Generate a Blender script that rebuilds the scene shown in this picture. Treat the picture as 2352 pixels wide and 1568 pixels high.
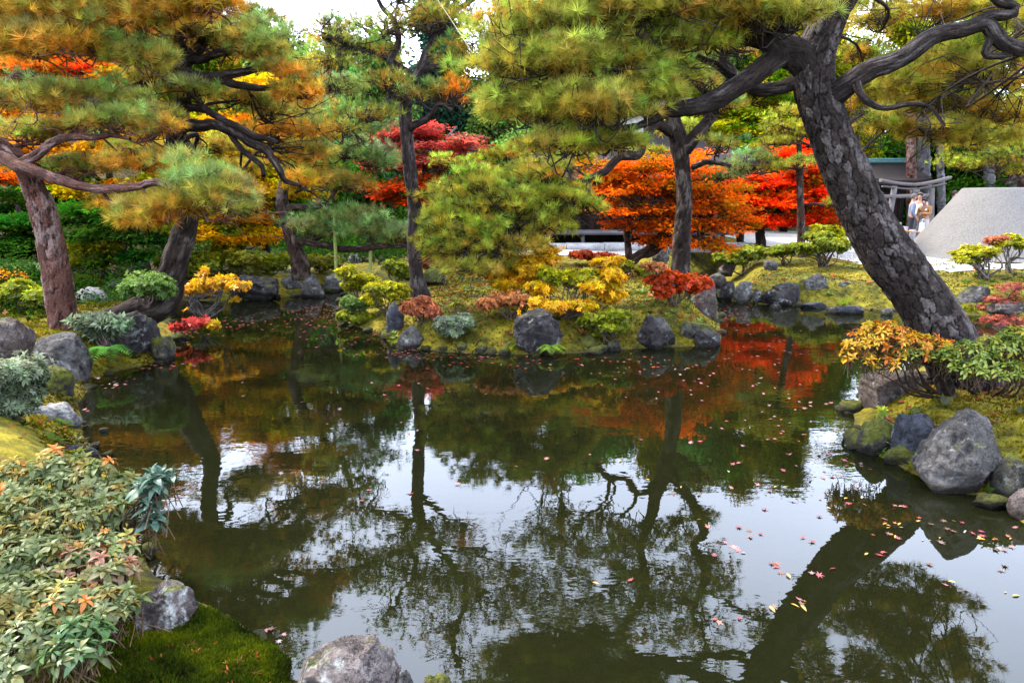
import bpy, math, random
import numpy as np
from mathutils import Vector, Matrix

for o in list(bpy.data.objects):
    bpy.data.objects.remove(o)
random.seed(11)
rng = np.random.default_rng(11)
SC = bpy.context.scene
COL = SC.collection

# ---------------------------------------------------------------- camera
F = 1568.0                      # focal length in units of a 2352 px wide frame
CAMZ = 2.1                      # eye height above the water (water is z = 0)
PITCH = math.radians(11.7)
cam = bpy.data.cameras.new('camera')
cam.lens = 24.0; cam.sensor_width = 36.0; cam.clip_end = 400; cam.clip_start = 0.05
camo = bpy.data.objects.new('camera', cam); COL.objects.link(camo)
camo.location = (0, 0, CAMZ); camo.rotation_euler = (math.pi / 2 - PITCH, 0, 0)
SC.camera = camo

# ---------------------------------------------------------------- sky, sun, exposure
SUN_EL, SUN_ROT = math.radians(48), math.radians(-62)
world = bpy.data.worlds.new('World'); SC.world = world; world.use_nodes = True
wn = world.node_tree; wn.nodes.clear()
sky = wn.nodes.new('ShaderNodeTexSky'); sky.sky_type = 'NISHITA'; sky.sun_disc = False
sky.sun_elevation = SUN_EL; sky.sun_rotation = SUN_ROT; sky.air_density = 1.0; sky.dust_density = 2.0
mixw = wn.nodes.new('ShaderNodeMix'); mixw.data_type = 'RGBA'
tcw = wn.nodes.new('ShaderNodeTexCoord')
nzw = wn.nodes.new('ShaderNodeTexNoise'); nzw.inputs['Scale'].default_value = 2.2; nzw.inputs['Detail'].default_value = 5
mrw = wn.nodes.new('ShaderNodeMapRange')
mrw.inputs[1].default_value = 0.35; mrw.inputs[2].default_value = 0.65
mrw.inputs[3].default_value = 0.62; mrw.inputs[4].default_value = 0.86
bgw = wn.nodes.new('ShaderNodeBackground'); bgw.inputs['Strength'].default_value = 0.125
ow = wn.nodes.new('ShaderNodeOutputWorld')
mixw.inputs[7].default_value = (7.6, 8.5, 10.6, 1)
wn.links.new(tcw.outputs['Generated'], nzw.inputs['Vector'])
wn.links.new(nzw.outputs['Fac'], mrw.inputs[0]); wn.links.new(mrw.outputs[0], mixw.inputs[0])
wn.links.new(sky.outputs[0], mixw.inputs[6]); wn.links.new(mixw.outputs[2], bgw.inputs['Color'])
wn.links.new(bgw.outputs[0], ow.inputs['Surface'])
sun = bpy.data.lights.new('sun', 'SUN'); sun.energy = 2.0; sun.angle = math.radians(9); sun.color = (1.0, 0.90, 0.74)
suno = bpy.data.objects.new('sun', sun); COL.objects.link(suno)
sd = Vector((math.sin(SUN_ROT) * math.cos(SUN_EL), math.cos(SUN_ROT) * math.cos(SUN_EL), math.sin(SUN_EL)))
suno.rotation_euler = sd.to_track_quat('Z', 'Y').to_euler(); suno.location = sd * 60
SC.view_settings.view_transform = 'Standard'; SC.view_settings.look = 'None'
SC.view_settings.gamma = 1; SC.view_settings.use_curve_mapping = False
SC.view_settings.exposure = 3.0
cy = SC.cycles
cy.max_bounces = 6; cy.diffuse_bounces = 3; cy.glossy_bounces = 3; cy.transmission_bounces = 3
cy.transparent_max_bounces = 6; cy.caustics_reflective = False; cy.caustics_refractive = False
cy.use_denoising = True; cy.sample_clamp_indirect = 6

# ---------------------------------------------------------------- pixel -> place
CP, SP = math.cos(PITCH), math.sin(PITCH)
def ray(px, py):
    x = (px - 1176) / F; v = (784 - py) / F
    return np.array([x, CP + v * SP, -SP + v * CP])
def P(px, py, Y):
    r = ray(px, py); return np.array([0, 0, CAMZ]) + r * (Y / r[1])
def gpy(Y, z=.6): return 784 - F * math.tan(PITCH - math.atan((CAMZ - z) / Y))   # where ground z shows at distance Y
def G(px, py, z=0.0):
    r = ray(px, py); return np.array([0, 0, CAMZ]) + r * ((z - CAMZ) / r[2])
def S(px, Y): return px * Y / F

# ---------------------------------------------------------------- noise
def _hash(ix, iy, iz, seed):
    h = (ix * 374761393 + iy * 668265263 + iz * 2147483647 + seed * 974634541) & 0xFFFFFFFF
    h = ((h ^ (h >> 13)) * 1274126177) & 0xFFFFFFFF
    h = ((h ^ (h >> 16)) * 2246822519) & 0xFFFFFFFF
    return ((h ^ (h >> 15)) & 0xFFFF) / 65535.0
def vnoise(p, seed=0):
    p = np.asarray(p, float); i = np.floor(p).astype(np.int64); f = p - i; f = f * f * (3 - 2 * f)
    out = 0
    for dx in (0, 1):
        for dy in (0, 1):
            for dz in (0, 1):
                w = (f[:, 0] if dx else 1 - f[:, 0]) * (f[:, 1] if dy else 1 - f[:, 1]) * (f[:, 2] if dz else 1 - f[:, 2])
                out = out + w * _hash(i[:, 0] + dx, i[:, 1] + dy, i[:, 2] + dz, seed)
    return out
def fbm(p, seed=0, octs=4, gain=0.5):
    p = np.asarray(p, float); a = 1.0; s = 0; t = 0
    for k in range(octs):
        s = s + a * (vnoise(p * 2 ** k + 17.3 * k, seed + k) - 0.5) * 2; t += a; a *= gain
    return s / t
def smooth(e0, e1, x):
    t = np.clip((x - e0) / (e1 - e0), 0, 1); return t * t * (3 - 2 * t)
def norm(v): return v / np.maximum(np.linalg.norm(v, axis=-1, keepdims=True), 1e-9)

# ---------------------------------------------------------------- meshes and things
def mesh_data(name, V, Fs, mat=None, C=None, sm=True):
    """Fs: one face array or a list of them (m,k)."""
    me = bpy.data.meshes.new(name)
    V = np.asarray(V, np.float32)
    if not isinstance(Fs, (list, tuple)) or isinstance(Fs[0], tuple): Fs = [Fs]
    Fs = [np.asarray(f, np.int32) for f in Fs if len(f)]
    me.vertices.add(len(V)); me.vertices.foreach_set('co', V.ravel())
    tot = np.concatenate([np.full(len(f), f.shape[1], np.int32) for f in Fs])
    idx = np.concatenate([f.ravel() for f in Fs])
    st = np.concatenate([[0], np.cumsum(tot)[:-1]]).astype(np.int32)
    me.loops.add(len(idx)); me.loops.foreach_set('vertex_index', idx)
    me.polygons.add(len(tot)); me.polygons.foreach_set('loop_start', st); me.polygons.foreach_set('loop_total', tot)
    if sm: me.polygons.foreach_set('use_smooth', np.ones(len(tot), bool))
    if C is not None:
        ca = me.color_attributes.new('Col', 'FLOAT_COLOR', 'POINT')
        c4 = np.ones((len(V), 4), np.float32); c4[:, :3] = C; ca.data.foreach_set('color', c4.ravel())
    me.update(calc_edges=True)
    if mat: me.materials.append(mat)
    return me
def props(o, label=None, cat=None, group=None, kind=None):
    if label: o['label'] = label
    if cat: o['category'] = cat
    if group: o['group'] = group
    if kind: o['kind'] = kind
    return o
def thing(name, loc, label, cat, group=None):
    o = bpy.data.objects.new(name, None); o.empty_display_size = 0.1; COL.objects.link(o); o.location = Vector([float(a) for a in loc])
    return props(o, label, cat, group)
def part(name, V, Fs, mat, root, C=None, sm=True, kind=None, label=None):
    off = np.zeros(3)
    q = root
    while q is not None: off = off + np.array(q.location); q = q.parent
    o = bpy.data.objects.new(name, mesh_data(name, np.asarray(V) - off, Fs, mat, C, sm)); COL.objects.link(o); o.parent = root
    return props(o, label, None, None, kind)
def solo(name, V, Fs, mat, label, cat, group=None, C=None, sm=True, kind=None, loc=None):
    V = np.asarray(V, float)
    if loc is None: loc = np.array([V[:, 0].mean(), V[:, 1].mean(), V[:, 2].min()])
    o = bpy.data.objects.new(name, mesh_data(name, V - loc, Fs, mat, C, sm)); o.location = Vector([float(a) for a in loc]); COL.objects.link(o)
    return props(o, label, cat, group, kind)
class MB:
    """collects shapes into one mesh"""
    def __init__(s): s.V = []; s.F = []; s.C = []; s.n = 0
    def add(s, V, Fc, C=None):
        V = np.asarray(V, float); Fc = np.asarray(Fc, int)
        s.V.append(V); s.F.append(Fc + s.n); s.n += len(V)
        s.C.append(np.broadcast_to(np.asarray(C if C is not None else (1, 1, 1), float), (len(V), 3)))
        return s
    def box(s, x0, x1, y0, y1, z0, z1, C=None, M=None):
        V = np.array([(x, y, z) for x in (x0, x1) for y in (y0, y1) for z in (z0, z1)], float)
        if M is not None: V = V @ np.array(M.to_3x3()).T + np.array(M.translation)
        return s.add(V, [(0, 1, 3, 2), (4, 6, 7, 5), (0, 4, 5, 1), (2, 3, 7, 6), (0, 2, 6, 4), (1, 5, 7, 3)], C)
    def get(s):
        by = {}
        for f in s.F: by.setdefault(f.shape[1], []).append(f)
        return np.concatenate(s.V), [np.concatenate(v) for v in by.values()], np.concatenate(s.C)
    def part(s, name, mat, root, sm=False, kind=None, label=None):
        V, Fs, C = s.get(); return part(name, V, Fs, mat, root, C, sm, kind, label)
    def solo(s, name, mat, label, cat, group=None, sm=False, kind=None):
        V, Fs, C = s.get(); return solo(name, V, Fs, mat, label, cat, group, C, sm, kind)

def spline(pts, n):
    """Catmull-Rom through rows of pts, n samples"""
    p = np.asarray(pts, float)
    if len(p) == 2:
        t = np.linspace(0, 1, n)[:, None]; return p[0] * (1 - t) + p[1] * t
    q = np.vstack([2 * p[0] - p[1], p, 2 * p[-1] - p[-2]])
    seg = np.linalg.norm(np.diff(p[:, :3], axis=0), axis=1); cum = np.concatenate([[0], np.cumsum(seg)])
    s = np.linspace(0, cum[-1], n); k = np.clip(np.searchsorted(cum, s, 'right') - 1, 0, len(seg) - 1)
    t = ((s - cum[k]) / np.maximum(seg[k], 1e-9))[:, None]
    a, b, c, d = q[k], q[k + 1], q[k + 2], q[k + 3]
    return 0.5 * (2 * b + (c - a) * t + (2 * a - 5 * b + 4 * c - d) * t ** 2 + (3 * b - a - 3 * c + d) * t ** 3)
def frames(p):
    T = norm(np.gradient(p, axis=0)); N = np.zeros_like(T)
    r = np.array([0.0, 1, 0]) if abs(T[0][1]) < 0.9 else np.array([1.0, 0, 0])
    n = np.cross(T[0], r); n /= np.linalg.norm(n)
    for i in range(len(T)):
        n = n - T[i] * n.dot(T[i]); l = np.linalg.norm(n)
        n = n / l if l > 1e-6 else n; N[i] = n
    return T, N, np.cross(T, N)
def tube(p, r, k=5, cap=True):
    """p (m,3), r (m,) -> V, quads"""
    p = np.asarray(p, float); T, N, B = frames(p); m = len(p)
    a = np.linspace(0, 2 * np.pi, k, endpoint=False)
    V = p[:, None] + np.asarray(r)[:, None, None] * (np.cos(a)[None, :, None] * N[:, None] + np.sin(a)[None, :, None] * B[:, None])
    V = V.reshape(-1, 3); i = np.arange(m - 1)[:, None] * k; j = np.arange(k)[None]; j2 = (j + 1) % k
    Q = np.stack([i + j, i + j2, i + k + j2, i + k + j], -1).reshape(-1, 4)
    return V, Q
def bark(p, r, k, cell=0.09, depth=0.16, seed=0, pal=((.035, .026, .022), (.15, .12, .11), (.24, .22, .22))):
    """trunk skin broken into raised plates; returns V, Q, colours"""
    p = np.asarray(p, float); r = np.asarray(r, float); T, N, B = frames(p); m = len(p)
    a = np.linspace(0, 2 * np.pi, k, endpoint=False)
    L = np.concatenate([[0], np.cumsum(np.linalg.norm(np.diff(p, axis=0), axis=1))])
    nu = max(5, int(round(2 * np.pi * r.mean() / cell))); cl = cell * 2.5
    uu = np.broadcast_to(a[None] / (2 * np.pi) * nu, (m, k)).ravel(); vv = np.broadcast_to(L[:, None] / cl, (m, k)).ravel()
    w = fbm(np.stack([np.cos(uu / nu * 6.283) * 2, np.sin(uu / nu * 6.283) * 2, vv], 1) * 1.7, seed, 3)
    w2 = fbm(np.stack([np.cos(uu / nu * 6.283) * 5, np.sin(uu / nu * 6.283) * 5, vv * 2], 1) * 1.9, seed + 2, 3)
    uu = uu + 0.5 * w + .25 * w2; vv = vv + 0.5 * w + .3 * w2
    iu, iv = np.floor(uu).astype(np.int64), np.floor(vv).astype(np.int64)
    f1 = np.full(len(uu), 9.0); f2 = f1.copy(); cid = np.zeros(len(uu))
    for du in (-1, 0, 1):
        for dv in (-1, 0, 1):
            cu, cv = iu + du, iv + dv; cw = cu % nu
            hx, hy = _hash(cw, cv, 3 * cw, seed), _hash(cw, cv, 7 + cv, seed + 5)
            d = np.hypot(cu + 0.1 + 0.8 * hx - uu, cv + 0.1 + 0.8 * hy - vv)
            new = d < f1; f2 = np.where(new, f1, np.minimum(f2, d)); cid = np.where(new, _hash(cw, cv, 1 + cw, seed + 9), cid); f1 = np.where(new, d, f1)
    plate = smooth(0.0, 0.14, f2 - f1 + .10 * fbm(np.stack([uu * 3, vv * 3, 0 * uu], 1), seed + 31, 3)); ang = np.broadcast_to(a[None], (m, k)).ravel()
    q3 = np.stack([np.cos(ang), np.sin(ang), np.repeat(L, k)], 1)
    lump = fbm(q3 * np.array([1.2, 1.2, 2.2]), seed + 3, 3); fine = fbm(q3 * np.array([9, 9, 26]), seed + 4, 3)
    rr = np.repeat(r, k)
    R = rr * (1 + 0.13 * lump) + cell * depth * (plate * (0.55 + 0.9 * cid) + 0.45 * fine)
    V = np.repeat(p, k, 0) + R[:, None] * (np.cos(ang)[:, None] * np.repeat(N, k, 0) + np.sin(ang)[:, None] * np.repeat(B, k, 0))
    i = np.arange(m - 1)[:, None] * k; j = np.arange(k)[None]; j2 = (j + 1) % k
    Q = np.stack([i + j, i + j2, i + k + j2, i + k + j], -1).reshape(-1, 4)
    c0, c1, c2 = [np.array(c) for c in pal]
    lich = fbm(q3 * np.array([2.2, 2.2, 3.2]), seed + 6, 4)
    mixv = smooth(.55, 1.15, 0.5 * cid + 0.55 * fine + 1.0 * lich + .28)[:, None]
    C = c0 + (c1 * (1 - mixv) + c2 * mixv - c0) * (plate * (.55 + .45 * cid))[:, None]
    return V, Q, C

# ---------------------------------------------------------------- materials
def new_mat(name):
    m = bpy.data.materials.new(name); m.use_nodes = True; nt = m.node_tree; nt.nodes.clear()
    out = nt.nodes.new('ShaderNodeOutputMaterial'); return m, nt, out
def nd(nt, t, **kw):
    n = nt.nodes.new(t)
    for k, v in kw.items():
        if isinstance(k, str) and hasattr(n, k): setattr(n, k, v)
        else: n.inputs[k].default_value = v
    return n
def lk(nt, a, b): nt.links.new(a, b)
def noise(nt, scale, detail=5, vec=None, rough=0.55):
    n = nt.nodes.new('ShaderNodeTexNoise'); n.inputs['Scale'].default_value = scale; n.inputs['Detail'].default_value = detail
    n.inputs['Roughness'].default_value = rough
    if vec is not None: lk(nt, vec, n.inputs['Vector'])
    return n
def ramp(nt, src, stops):
    r = nt.nodes.new('ShaderNodeValToRGB'); e = r.color_ramp.elements
    while len(e) < len(stops): e.new(0.5)
    for el, (p, c) in zip(e, stops): el.position = p; el.color = (*c, 1) if len(c) == 3 else c
    lk(nt, src, r.inputs[0]); return r
def mixc(nt, fac, a, b, mode='MIX'):
    m = nt.nodes.new('ShaderNodeMix'); m.data_type = 'RGBA'; m.blend_type = mode
    for s, i in ((fac, 0), (a, 6), (b, 7)):
        if isinstance(s, (int, float)): m.inputs[i].default_value = s
        elif isinstance(s, tuple): m.inputs[i].default_value = (*s, 1)
        else: lk(nt, s, m.inputs[i])
    return m.outputs[2]
def math_(nt, op, a, b=None):
    m = nt.nodes.new('ShaderNodeMath'); m.operation = op
    for s, i in ((a, 0), (b, 1)):
        if s is None: continue
        if isinstance(s, (int, float)): m.inputs[i].default_value = s
        else: lk(nt, s, m.inputs[i])
    return m.outputs[0]
def bumpn(nt, h, strength, dist, prev=None):
    b = nt.nodes.new('ShaderNodeBump'); b.inputs['Strength'].default_value = strength; b.inputs['Distance'].default_value = dist
    lk(nt, h, b.inputs['Height'])
    if prev is not None: lk(nt, prev, b.inputs['Normal'])
    return b.outputs[0]

def leaf_mat(name, trans=0.4, gloss=0.0):
    m, nt, out = new_mat(name)
    c = nd(nt, 'ShaderNodeVertexColor', layer_name='Col')
    d = nd(nt, 'ShaderNodeBsdfDiffuse'); t = nd(nt, 'ShaderNodeBsdfTranslucent'); mx = nd(nt, 'ShaderNodeMixShader'); mx.inputs[0].default_value = trans
    lk(nt, c.outputs[0], d.inputs[0]); lk(nt, c.outputs[0], t.inputs[0]); lk(nt, d.outputs[0], mx.inputs[1]); lk(nt, t.outputs[0], mx.inputs[2])
    last = mx.outputs[0]
    if gloss:
        g = nd(nt, 'ShaderNodeBsdfGlossy'); g.inputs['Roughness'].default_value = 0.42
        m2 = nd(nt, 'ShaderNodeMixShader'); m2.inputs[0].default_value = gloss
        lk(nt, last, m2.inputs[1]); lk(nt, g.outputs[0], m2.inputs[2]); last = m2.outputs[0]
    lk(nt, last, out.inputs[0]); return m
def inst_mat(name, trans=0.4, gloss=0.0):
    m = leaf_mat(name, trans, gloss); nt = m.node_tree
    vc = [n for n in nt.nodes if n.bl_idname == 'ShaderNodeVertexColor'][0]
    at = nt.nodes.new('ShaderNodeAttribute'); at.attribute_type = 'INSTANCER'; at.attribute_name = 'tint'
    mu = mixc(nt, 1.0, vc.outputs[0], at.outputs['Color'], 'MULTIPLY')
    for n in nt.nodes:
        if n.bl_idname in ('ShaderNodeBsdfDiffuse', 'ShaderNodeBsdfTranslucent'): nt.links.new(mu, n.inputs[0])
    return m
ILEAF = inst_mat('leaf_sprays', .42); INEEDLE = inst_mat('needle_tufts', .45); ISHRUB = inst_mat('shrub_leaves', .4, .012)
LEAF = leaf_mat('leaf_colour', 0.42)
LEAFG = leaf_mat('waxy_leaf', 0.3, 0.025)
NEEDLE = leaf_mat('pine_needles', 0.38, 0.02)

def vcol_mat(name, rough=0.85, bump=0.4, bscale=60, var=0.35, spec=0.3):
    m, nt, out = new_mat(name)
    c = nd(nt, 'ShaderNodeVertexColor', layer_name='Col'); tc = nd(nt, 'ShaderNodeTexCoord')
    n = noise(nt, bscale, 6, tc.outputs['Object'])
    n2 = noise(nt, bscale / 9, 4, tc.outputs['Object'])
    f = ramp(nt, n.outputs[0], [(0.3, (1 - var,) * 3), (0.7, (1 + var,) * 3)])
    f2 = ramp(nt, n2.outputs[0], [(0.3, (1 - var * .7,) * 3), (0.7, (1 + var * .7,) * 3)])
    col = mixc(nt, 1.0, mixc(nt, 1.0, c.outputs[0], f.outputs[0], 'MULTIPLY'), f2.outputs[0], 'MULTIPLY')
    b = nd(nt, 'ShaderNodeBsdfPrincipled'); b.inputs['Roughness'].default_value = rough; b.inputs['Specular IOR Level'].default_value = spec
    lk(nt, col, b.inputs['Base Color']); lk(nt, bumpn(nt, n.outputs[0], bump, 0.01), b.inputs['Normal'])
    lk(nt, b.outputs[0], out.inputs[0]); return m
BARK = vcol_mat('pine_bark', 0.95, 0.9, 48, 0.5, .08)
WOOD = vcol_mat('weathered_wood', 0.9, 0.3, 30, 0.3, .12)
CLOTH = vcol_mat('cloth', 0.9, 0.2, 80, 0.12)
SKIN = vcol_mat('skin', 0.55, 0.05, 90, 0.06)
STONEP = vcol_mat('cut_stone', 0.85, 0.5, 22, 0.3)

def rock_mat(name, dark, mid, light, moss=0.5, mossc=(.055, .058, .006), lich=0.5):
    m, nt, out = new_mat(name)
    tc = nd(nt, 'ShaderNodeTexCoord'); oi = nd(nt, 'ShaderNodeObjectInfo'); geo = nd(nt, 'ShaderNodeNewGeometry')
    add = nd(nt, 'ShaderNodeVectorMath', operation='ADD'); lk(nt, tc.outputs['Object'], add.inputs[0])
    cmb = nd(nt, 'ShaderNodeCombineXYZ'); r50 = math_(nt, 'MULTIPLY', oi.outputs['Random'], 50); lk(nt, r50, cmb.inputs[0]); lk(nt, r50, cmb.inputs[1]); lk(nt, cmb.outputs[0], add.inputs[1])
    v = add.outputs[0]
    n1 = noise(nt, 3.5, 8, v, 0.62); n2 = noise(nt, 17, 8, v, 0.7); n3 = noise(nt, 70, 4, v, 0.6); n4 = noise(nt, 6.5, 6, v, 0.65)
    base = ramp(nt, n1.outputs[0], [(0.28, dark), (0.5, mid), (0.74, light)])
    sp = ramp(nt, n2.outputs[0], [(0.32, (.45, .43, .43)), (0.52, (1, 1, 1)), (0.68, (1.5, 1.47, 1.45))])
    col = mixc(nt, 1.0, base.outputs[0], sp.outputs[0], 'MULTIPLY')
    lm = ramp(nt, n4.outputs[0], [(0.60 - 0.08 * lich, (0, 0, 0)), (0.66 - 0.06 * lich, (1, 1, 1))])
    lf = math_(nt, 'MULTIPLY', lm.outputs[0], math_(nt, 'MULTIPLY', ramp(nt, n2.outputs[0], [(0.4, (0, 0, 0)), (0.56, (1, 1, 1))]).outputs[0], lich))
    col = mixc(nt, lf, col, (.30, .31, .29))
    sx = nd(nt, 'ShaderNodeSeparateXYZ'); lk(nt, geo.outputs['Normal'], sx.inputs[0])
    mm = math_(nt, 'ADD', math_(nt, 'MULTIPLY', sx.outputs[2], 0.35), math_(nt, 'MULTIPLY', n4.outputs[0], 1.0))
    nw = noise(nt, 2.4, 4, v); mm = math_(nt, 'ADD', mm, math_(nt, 'MULTIPLY', nw.outputs[0], 0.8))
    mf = ramp(nt, math_(nt, 'MULTIPLY', mm, .5), [((1.44 - .55 * moss) / 2 - .03, (0, 0, 0)), ((1.44 - .55 * moss) / 2 + .03, (1, 1, 1))])
    mc = ramp(nt, n2.outputs[0], [(0.3, tuple(a * .45 for a in mossc)), (0.7, tuple(a * 1.3 for a in mossc))])
    col = mixc(nt, mf.outputs[0], col, mc.outputs[0])
    b = nd(nt, 'ShaderNodeBsdfPrincipled'); sp_ = nd(nt, 'ShaderNodeSeparateXYZ'); lk(nt, geo.outputs['Position'], sp_.inputs[0])
    wz = math_(nt, 'SUBTRACT', sp_.outputs[2], math_(nt, 'MULTIPLY', n2.outputs[0], .10))
    wet = ramp(nt, math_(nt, 'ADD', math_(nt, 'MULTIPLY', wz, 2.0), .5), [(.50, (.30, .27, .22)), (.56, (1, 1, 1))])
    col = mixc(nt, 1.0, col, wet.outputs[0], 'MULTIPLY')
    cr = nd(nt, 'ShaderNodeTexVoronoi', feature='DISTANCE_TO_EDGE'); cr.inputs['Scale'].default_value = 3.2
    wv = nd(nt, 'ShaderNodeVectorMath', operation='ADD'); ws = nd(nt, 'ShaderNodeVectorMath', operation='SCALE'); ws.inputs['Scale'].default_value = .6; lk(nt, n2.outputs['Color'], ws.inputs[0]); lk(nt, v, wv.inputs[0]); lk(nt, ws.outputs[0], wv.inputs[1]); lk(nt, wv.outputs[0], cr.inputs['Vector'])
    ck = ramp(nt, cr.outputs[0], [(.0, (.3, .28, .27)), (.035, (1, 1, 1))]); col = mixc(nt, .8, col, ck.outputs[0], 'MULTIPLY')
    b.inputs['Roughness'].default_value = 0.85; b.inputs['Specular IOR Level'].default_value = 0.15
    lk(nt, col, b.inputs['Base Color'])
    h = math_(nt, 'ADD', math_(nt, 'MULTIPLY', n2.outputs[0], 1.0), math_(nt, 'MULTIPLY', n3.outputs[0], 0.3)); h = math_(nt, 'ADD', h, math_(nt, 'MULTIPLY', ck.outputs[0], .35))
    lk(nt, bumpn(nt, h, 1.0, 0.045), b.inputs['Normal']); lk(nt, b.outputs[0], out.inputs[0]); return m
ROCKS = {
    'grey': rock_mat('grey_rock', (.018, .016, .015), (.050, .046, .043), (.115, .108, .10), 0.30),
    'dark': rock_mat('dark_rock', (.008, .007, .008), (.022, .019, .019), (.060, .056, .054), 0.26),
    'pale': rock_mat('pale_rock', (.045, .042, .040), (.12, .115, .11), (.22, .21, .20), 0.16),
    'brown': rock_mat('brown_rock', (.018, .012, .010), (.052, .038, .032), (.11, .09, .08), 0.24),
    'mossy': rock_mat('mossy_rock', (.012, .010, .008), (.035, .032, .025), (.08, .075, .065), 0.80),
    'pink': rock_mat('pinkish_rock', (.025, .020, .019), (.085, .068, .062), (.20, .175, .165), 0.30, lich=0.8),
    'blue': rock_mat('blue_rock', (.010, .011, .014), (.028, .030, .038), (.065, .067, .078), 0.18),
}

# ---------------------------------------------------------------- pond outline and ground
pix = [(655, 1575), (640, 1500), (560, 1440), (480, 1400), (350, 1330), (300, 1200), (262, 1080), (190, 1010), (180, 930), (215, 868), (270, 852),
       (350, 836), (398, 800), (402, 765), (388, 722), (400, 692), (470, 690), (560, 690), (650, 683), (700, 677), (765, 668), (800, 668), (778, 700),
       (782, 728), (810, 748), (880, 768), (902, 796), (1000, 806), (1100, 812), (1180, 815), (1290, 812), (1460, 800), (1560, 797), (1650, 792),
       (1658, 770), (1650, 745), (1647, 700), (1638, 680), (1600, 656), (1592, 630), (1640, 616), (1662, 640), (1682, 692), (1740, 698), (1830, 702),
       (1920, 706), (2040, 712), (2200, 722), (2352, 730), (2700, 740), (2900, 800), (2352, 795), (2240, 800), (2150, 832), (2060, 862), (1975, 900),
       (1956, 945), (1965, 990), (2010, 1042), (2090, 1088), (2200, 1132), (2290, 1142), (2345, 1195), (2500, 1260), (2800, 1300)]
POND = np.array([G(*q)[:2] for q in pix] + [(7.5, 2.6), (6.5, 1.7), (2.5, 1.75), (0.6, 1.9), (-0.5, 2.2)])
def pond_sd(x, y):
    """signed distance to the shore, > 0 on land"""
    q = np.stack([x, y], -1); A = POND; B = np.roll(POND, -1, 0); best = np.full(len(q), 1e9); ins = np.zeros(len(q), bool)
    for a, b in zip(A, B):
        e = b - a; t = np.clip(((q - a) @ e) / max(e @ e, 1e-9), 0, 1); d = np.linalg.norm(q - a - t[:, None] * e, axis=1); best = np.minimum(best, d)
        c = ((a[1] > q[:, 1]) != (b[1] > q[:, 1])); den = (b[1] - a[1]) if abs(b[1] - a[1]) > 1e-12 else 1e-12
        ins ^= c & (q[:, 0] < (b[0] - a[0]) * (q[:, 1] - a[1]) / den + a[0])
    return np.where(ins, -best, best)
CTRL = [(*G(1300, 700, .42)[:2], .42), (*G(1280, 655, .62)[:2], .62), (*G(1080, 680, .5)[:2], .5), (*G(962, 678, .42)[:2], .42), (*G(1560, 650, .6)[:2], .6),
        (*G(1150, 760, .28)[:2], .30), (*G(1400, 750, .30)[:2], .32), (*G(860, 690, .25)[:2], .28), (*G(1100, 600, .62)[:2], .62),
        (*G(1850, 640, .42)[:2], .42), (*G(1750, 650, .38)[:2], .38), (*G(1900, 600, .58)[:2], .58), (*G(2300, 620, .56)[:2], .56), (*G(2300, 670, .42)[:2], .42),
        (*G(1330, 585, .6)[:2], .6), (4.5, 22, .6), (10, 20, .6), (14, 26, .6), (2, 24, .6), (9, 30, .62), (18, 18, .6),
        (*G(145, 750, .45)[:2], .45), (*G(60, 720, .5)[:2], .52), (*G(300, 690, .35)[:2], .38), (*G(60, 900, .45)[:2], .45), (*G(30, 1020, .42)[:2], .42),
        (-3, 4, .22), (-2, 2.6, .15), (-1.2, 2.3, .14), (-1.6, 3.2, .12), (*G(560, 600, .45)[:2], .45), (*G(700, 610, .45)[:2], .45), (*G(330, 610, .5)[:2], .5),
        (*G(2230, 850, .35)[:2], .38), (*G(2150, 930, .3)[:2], .3), (*G(2330, 1000, .4)[:2], .42), (5.5, 6, .5), (0, 0, .5), (6, 0, .5), (-6, 0, .6), (-8, 20, .8), (-12, 10, 1.0)]
CTRL = np.array(CTRL)
def shelf(x, y):
    d2 = (x[:, None] - CTRL[None, :, 0]) ** 2 + (y[:, None] - CTRL[None, :, 1]) ** 2
    w = 1 / (d2 + 0.15) ** 1.6; return (w * CTRL[None, :, 2]).sum(1) / w.sum(1)
def ground(x, y):
    x = np.atleast_1d(np.asarray(x, float)); y = np.atleast_1d(np.asarray(y, float))
    p0 = np.stack([x, y, 0 * x], 1); d = pond_sd(x, y) + .05 * fbm(p0 * 3.1, 41, 3); h = shelf(x, y)
    p = np.stack([x, y, np.zeros_like(x)], 1)
    lump = fbm(p * 1.3, 3, 4) * 0.10 + fbm(p * 5, 8, 3) * 0.025
    sand = (smooth(16.6, 18.5, y) * smooth(3.0, 5.0, x))
    lump = lump * (1 - 0.93 * sand)
    land = .5 * np.clip(d, 0, .14) + (h - .07) * smooth(.03, .85, d) + lump * smooth(0.02, 0.5, d)
    hill = smooth(20, 60, y) * 5 * smooth(6, -6, x) + smooth(-7, -26, x) * 5 * smooth(6, 14, y) + smooth(34, 70, y) * 4
    bed = .5 * np.clip(d, -.14, 0) - 0.36 * smooth(.1, 1.3, -d) + 0.03 * fbm(p * 2, 5, 3) * smooth(0, .2, -d)
    return np.where(d > 0, land + hill, bed)
def gz(x, y): return float(ground([x], [y])[0])
def on_ground(px, py, lo=2.0, hi=60.0):
    r = ray(px, py); Y = np.concatenate([np.linspace(lo, 30, 500), np.linspace(30.2, hi, 100)]); t = Y / r[1]
    X = r[0] * t; Z = CAMZ + r[2] * t; g = np.maximum(ground(X, Y), 0); k = np.nonzero(Z < g)[0]
    k = k[0] if len(k) else len(Y) - 1
    return np.array([X[k], Y[k], g[k]])

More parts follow.
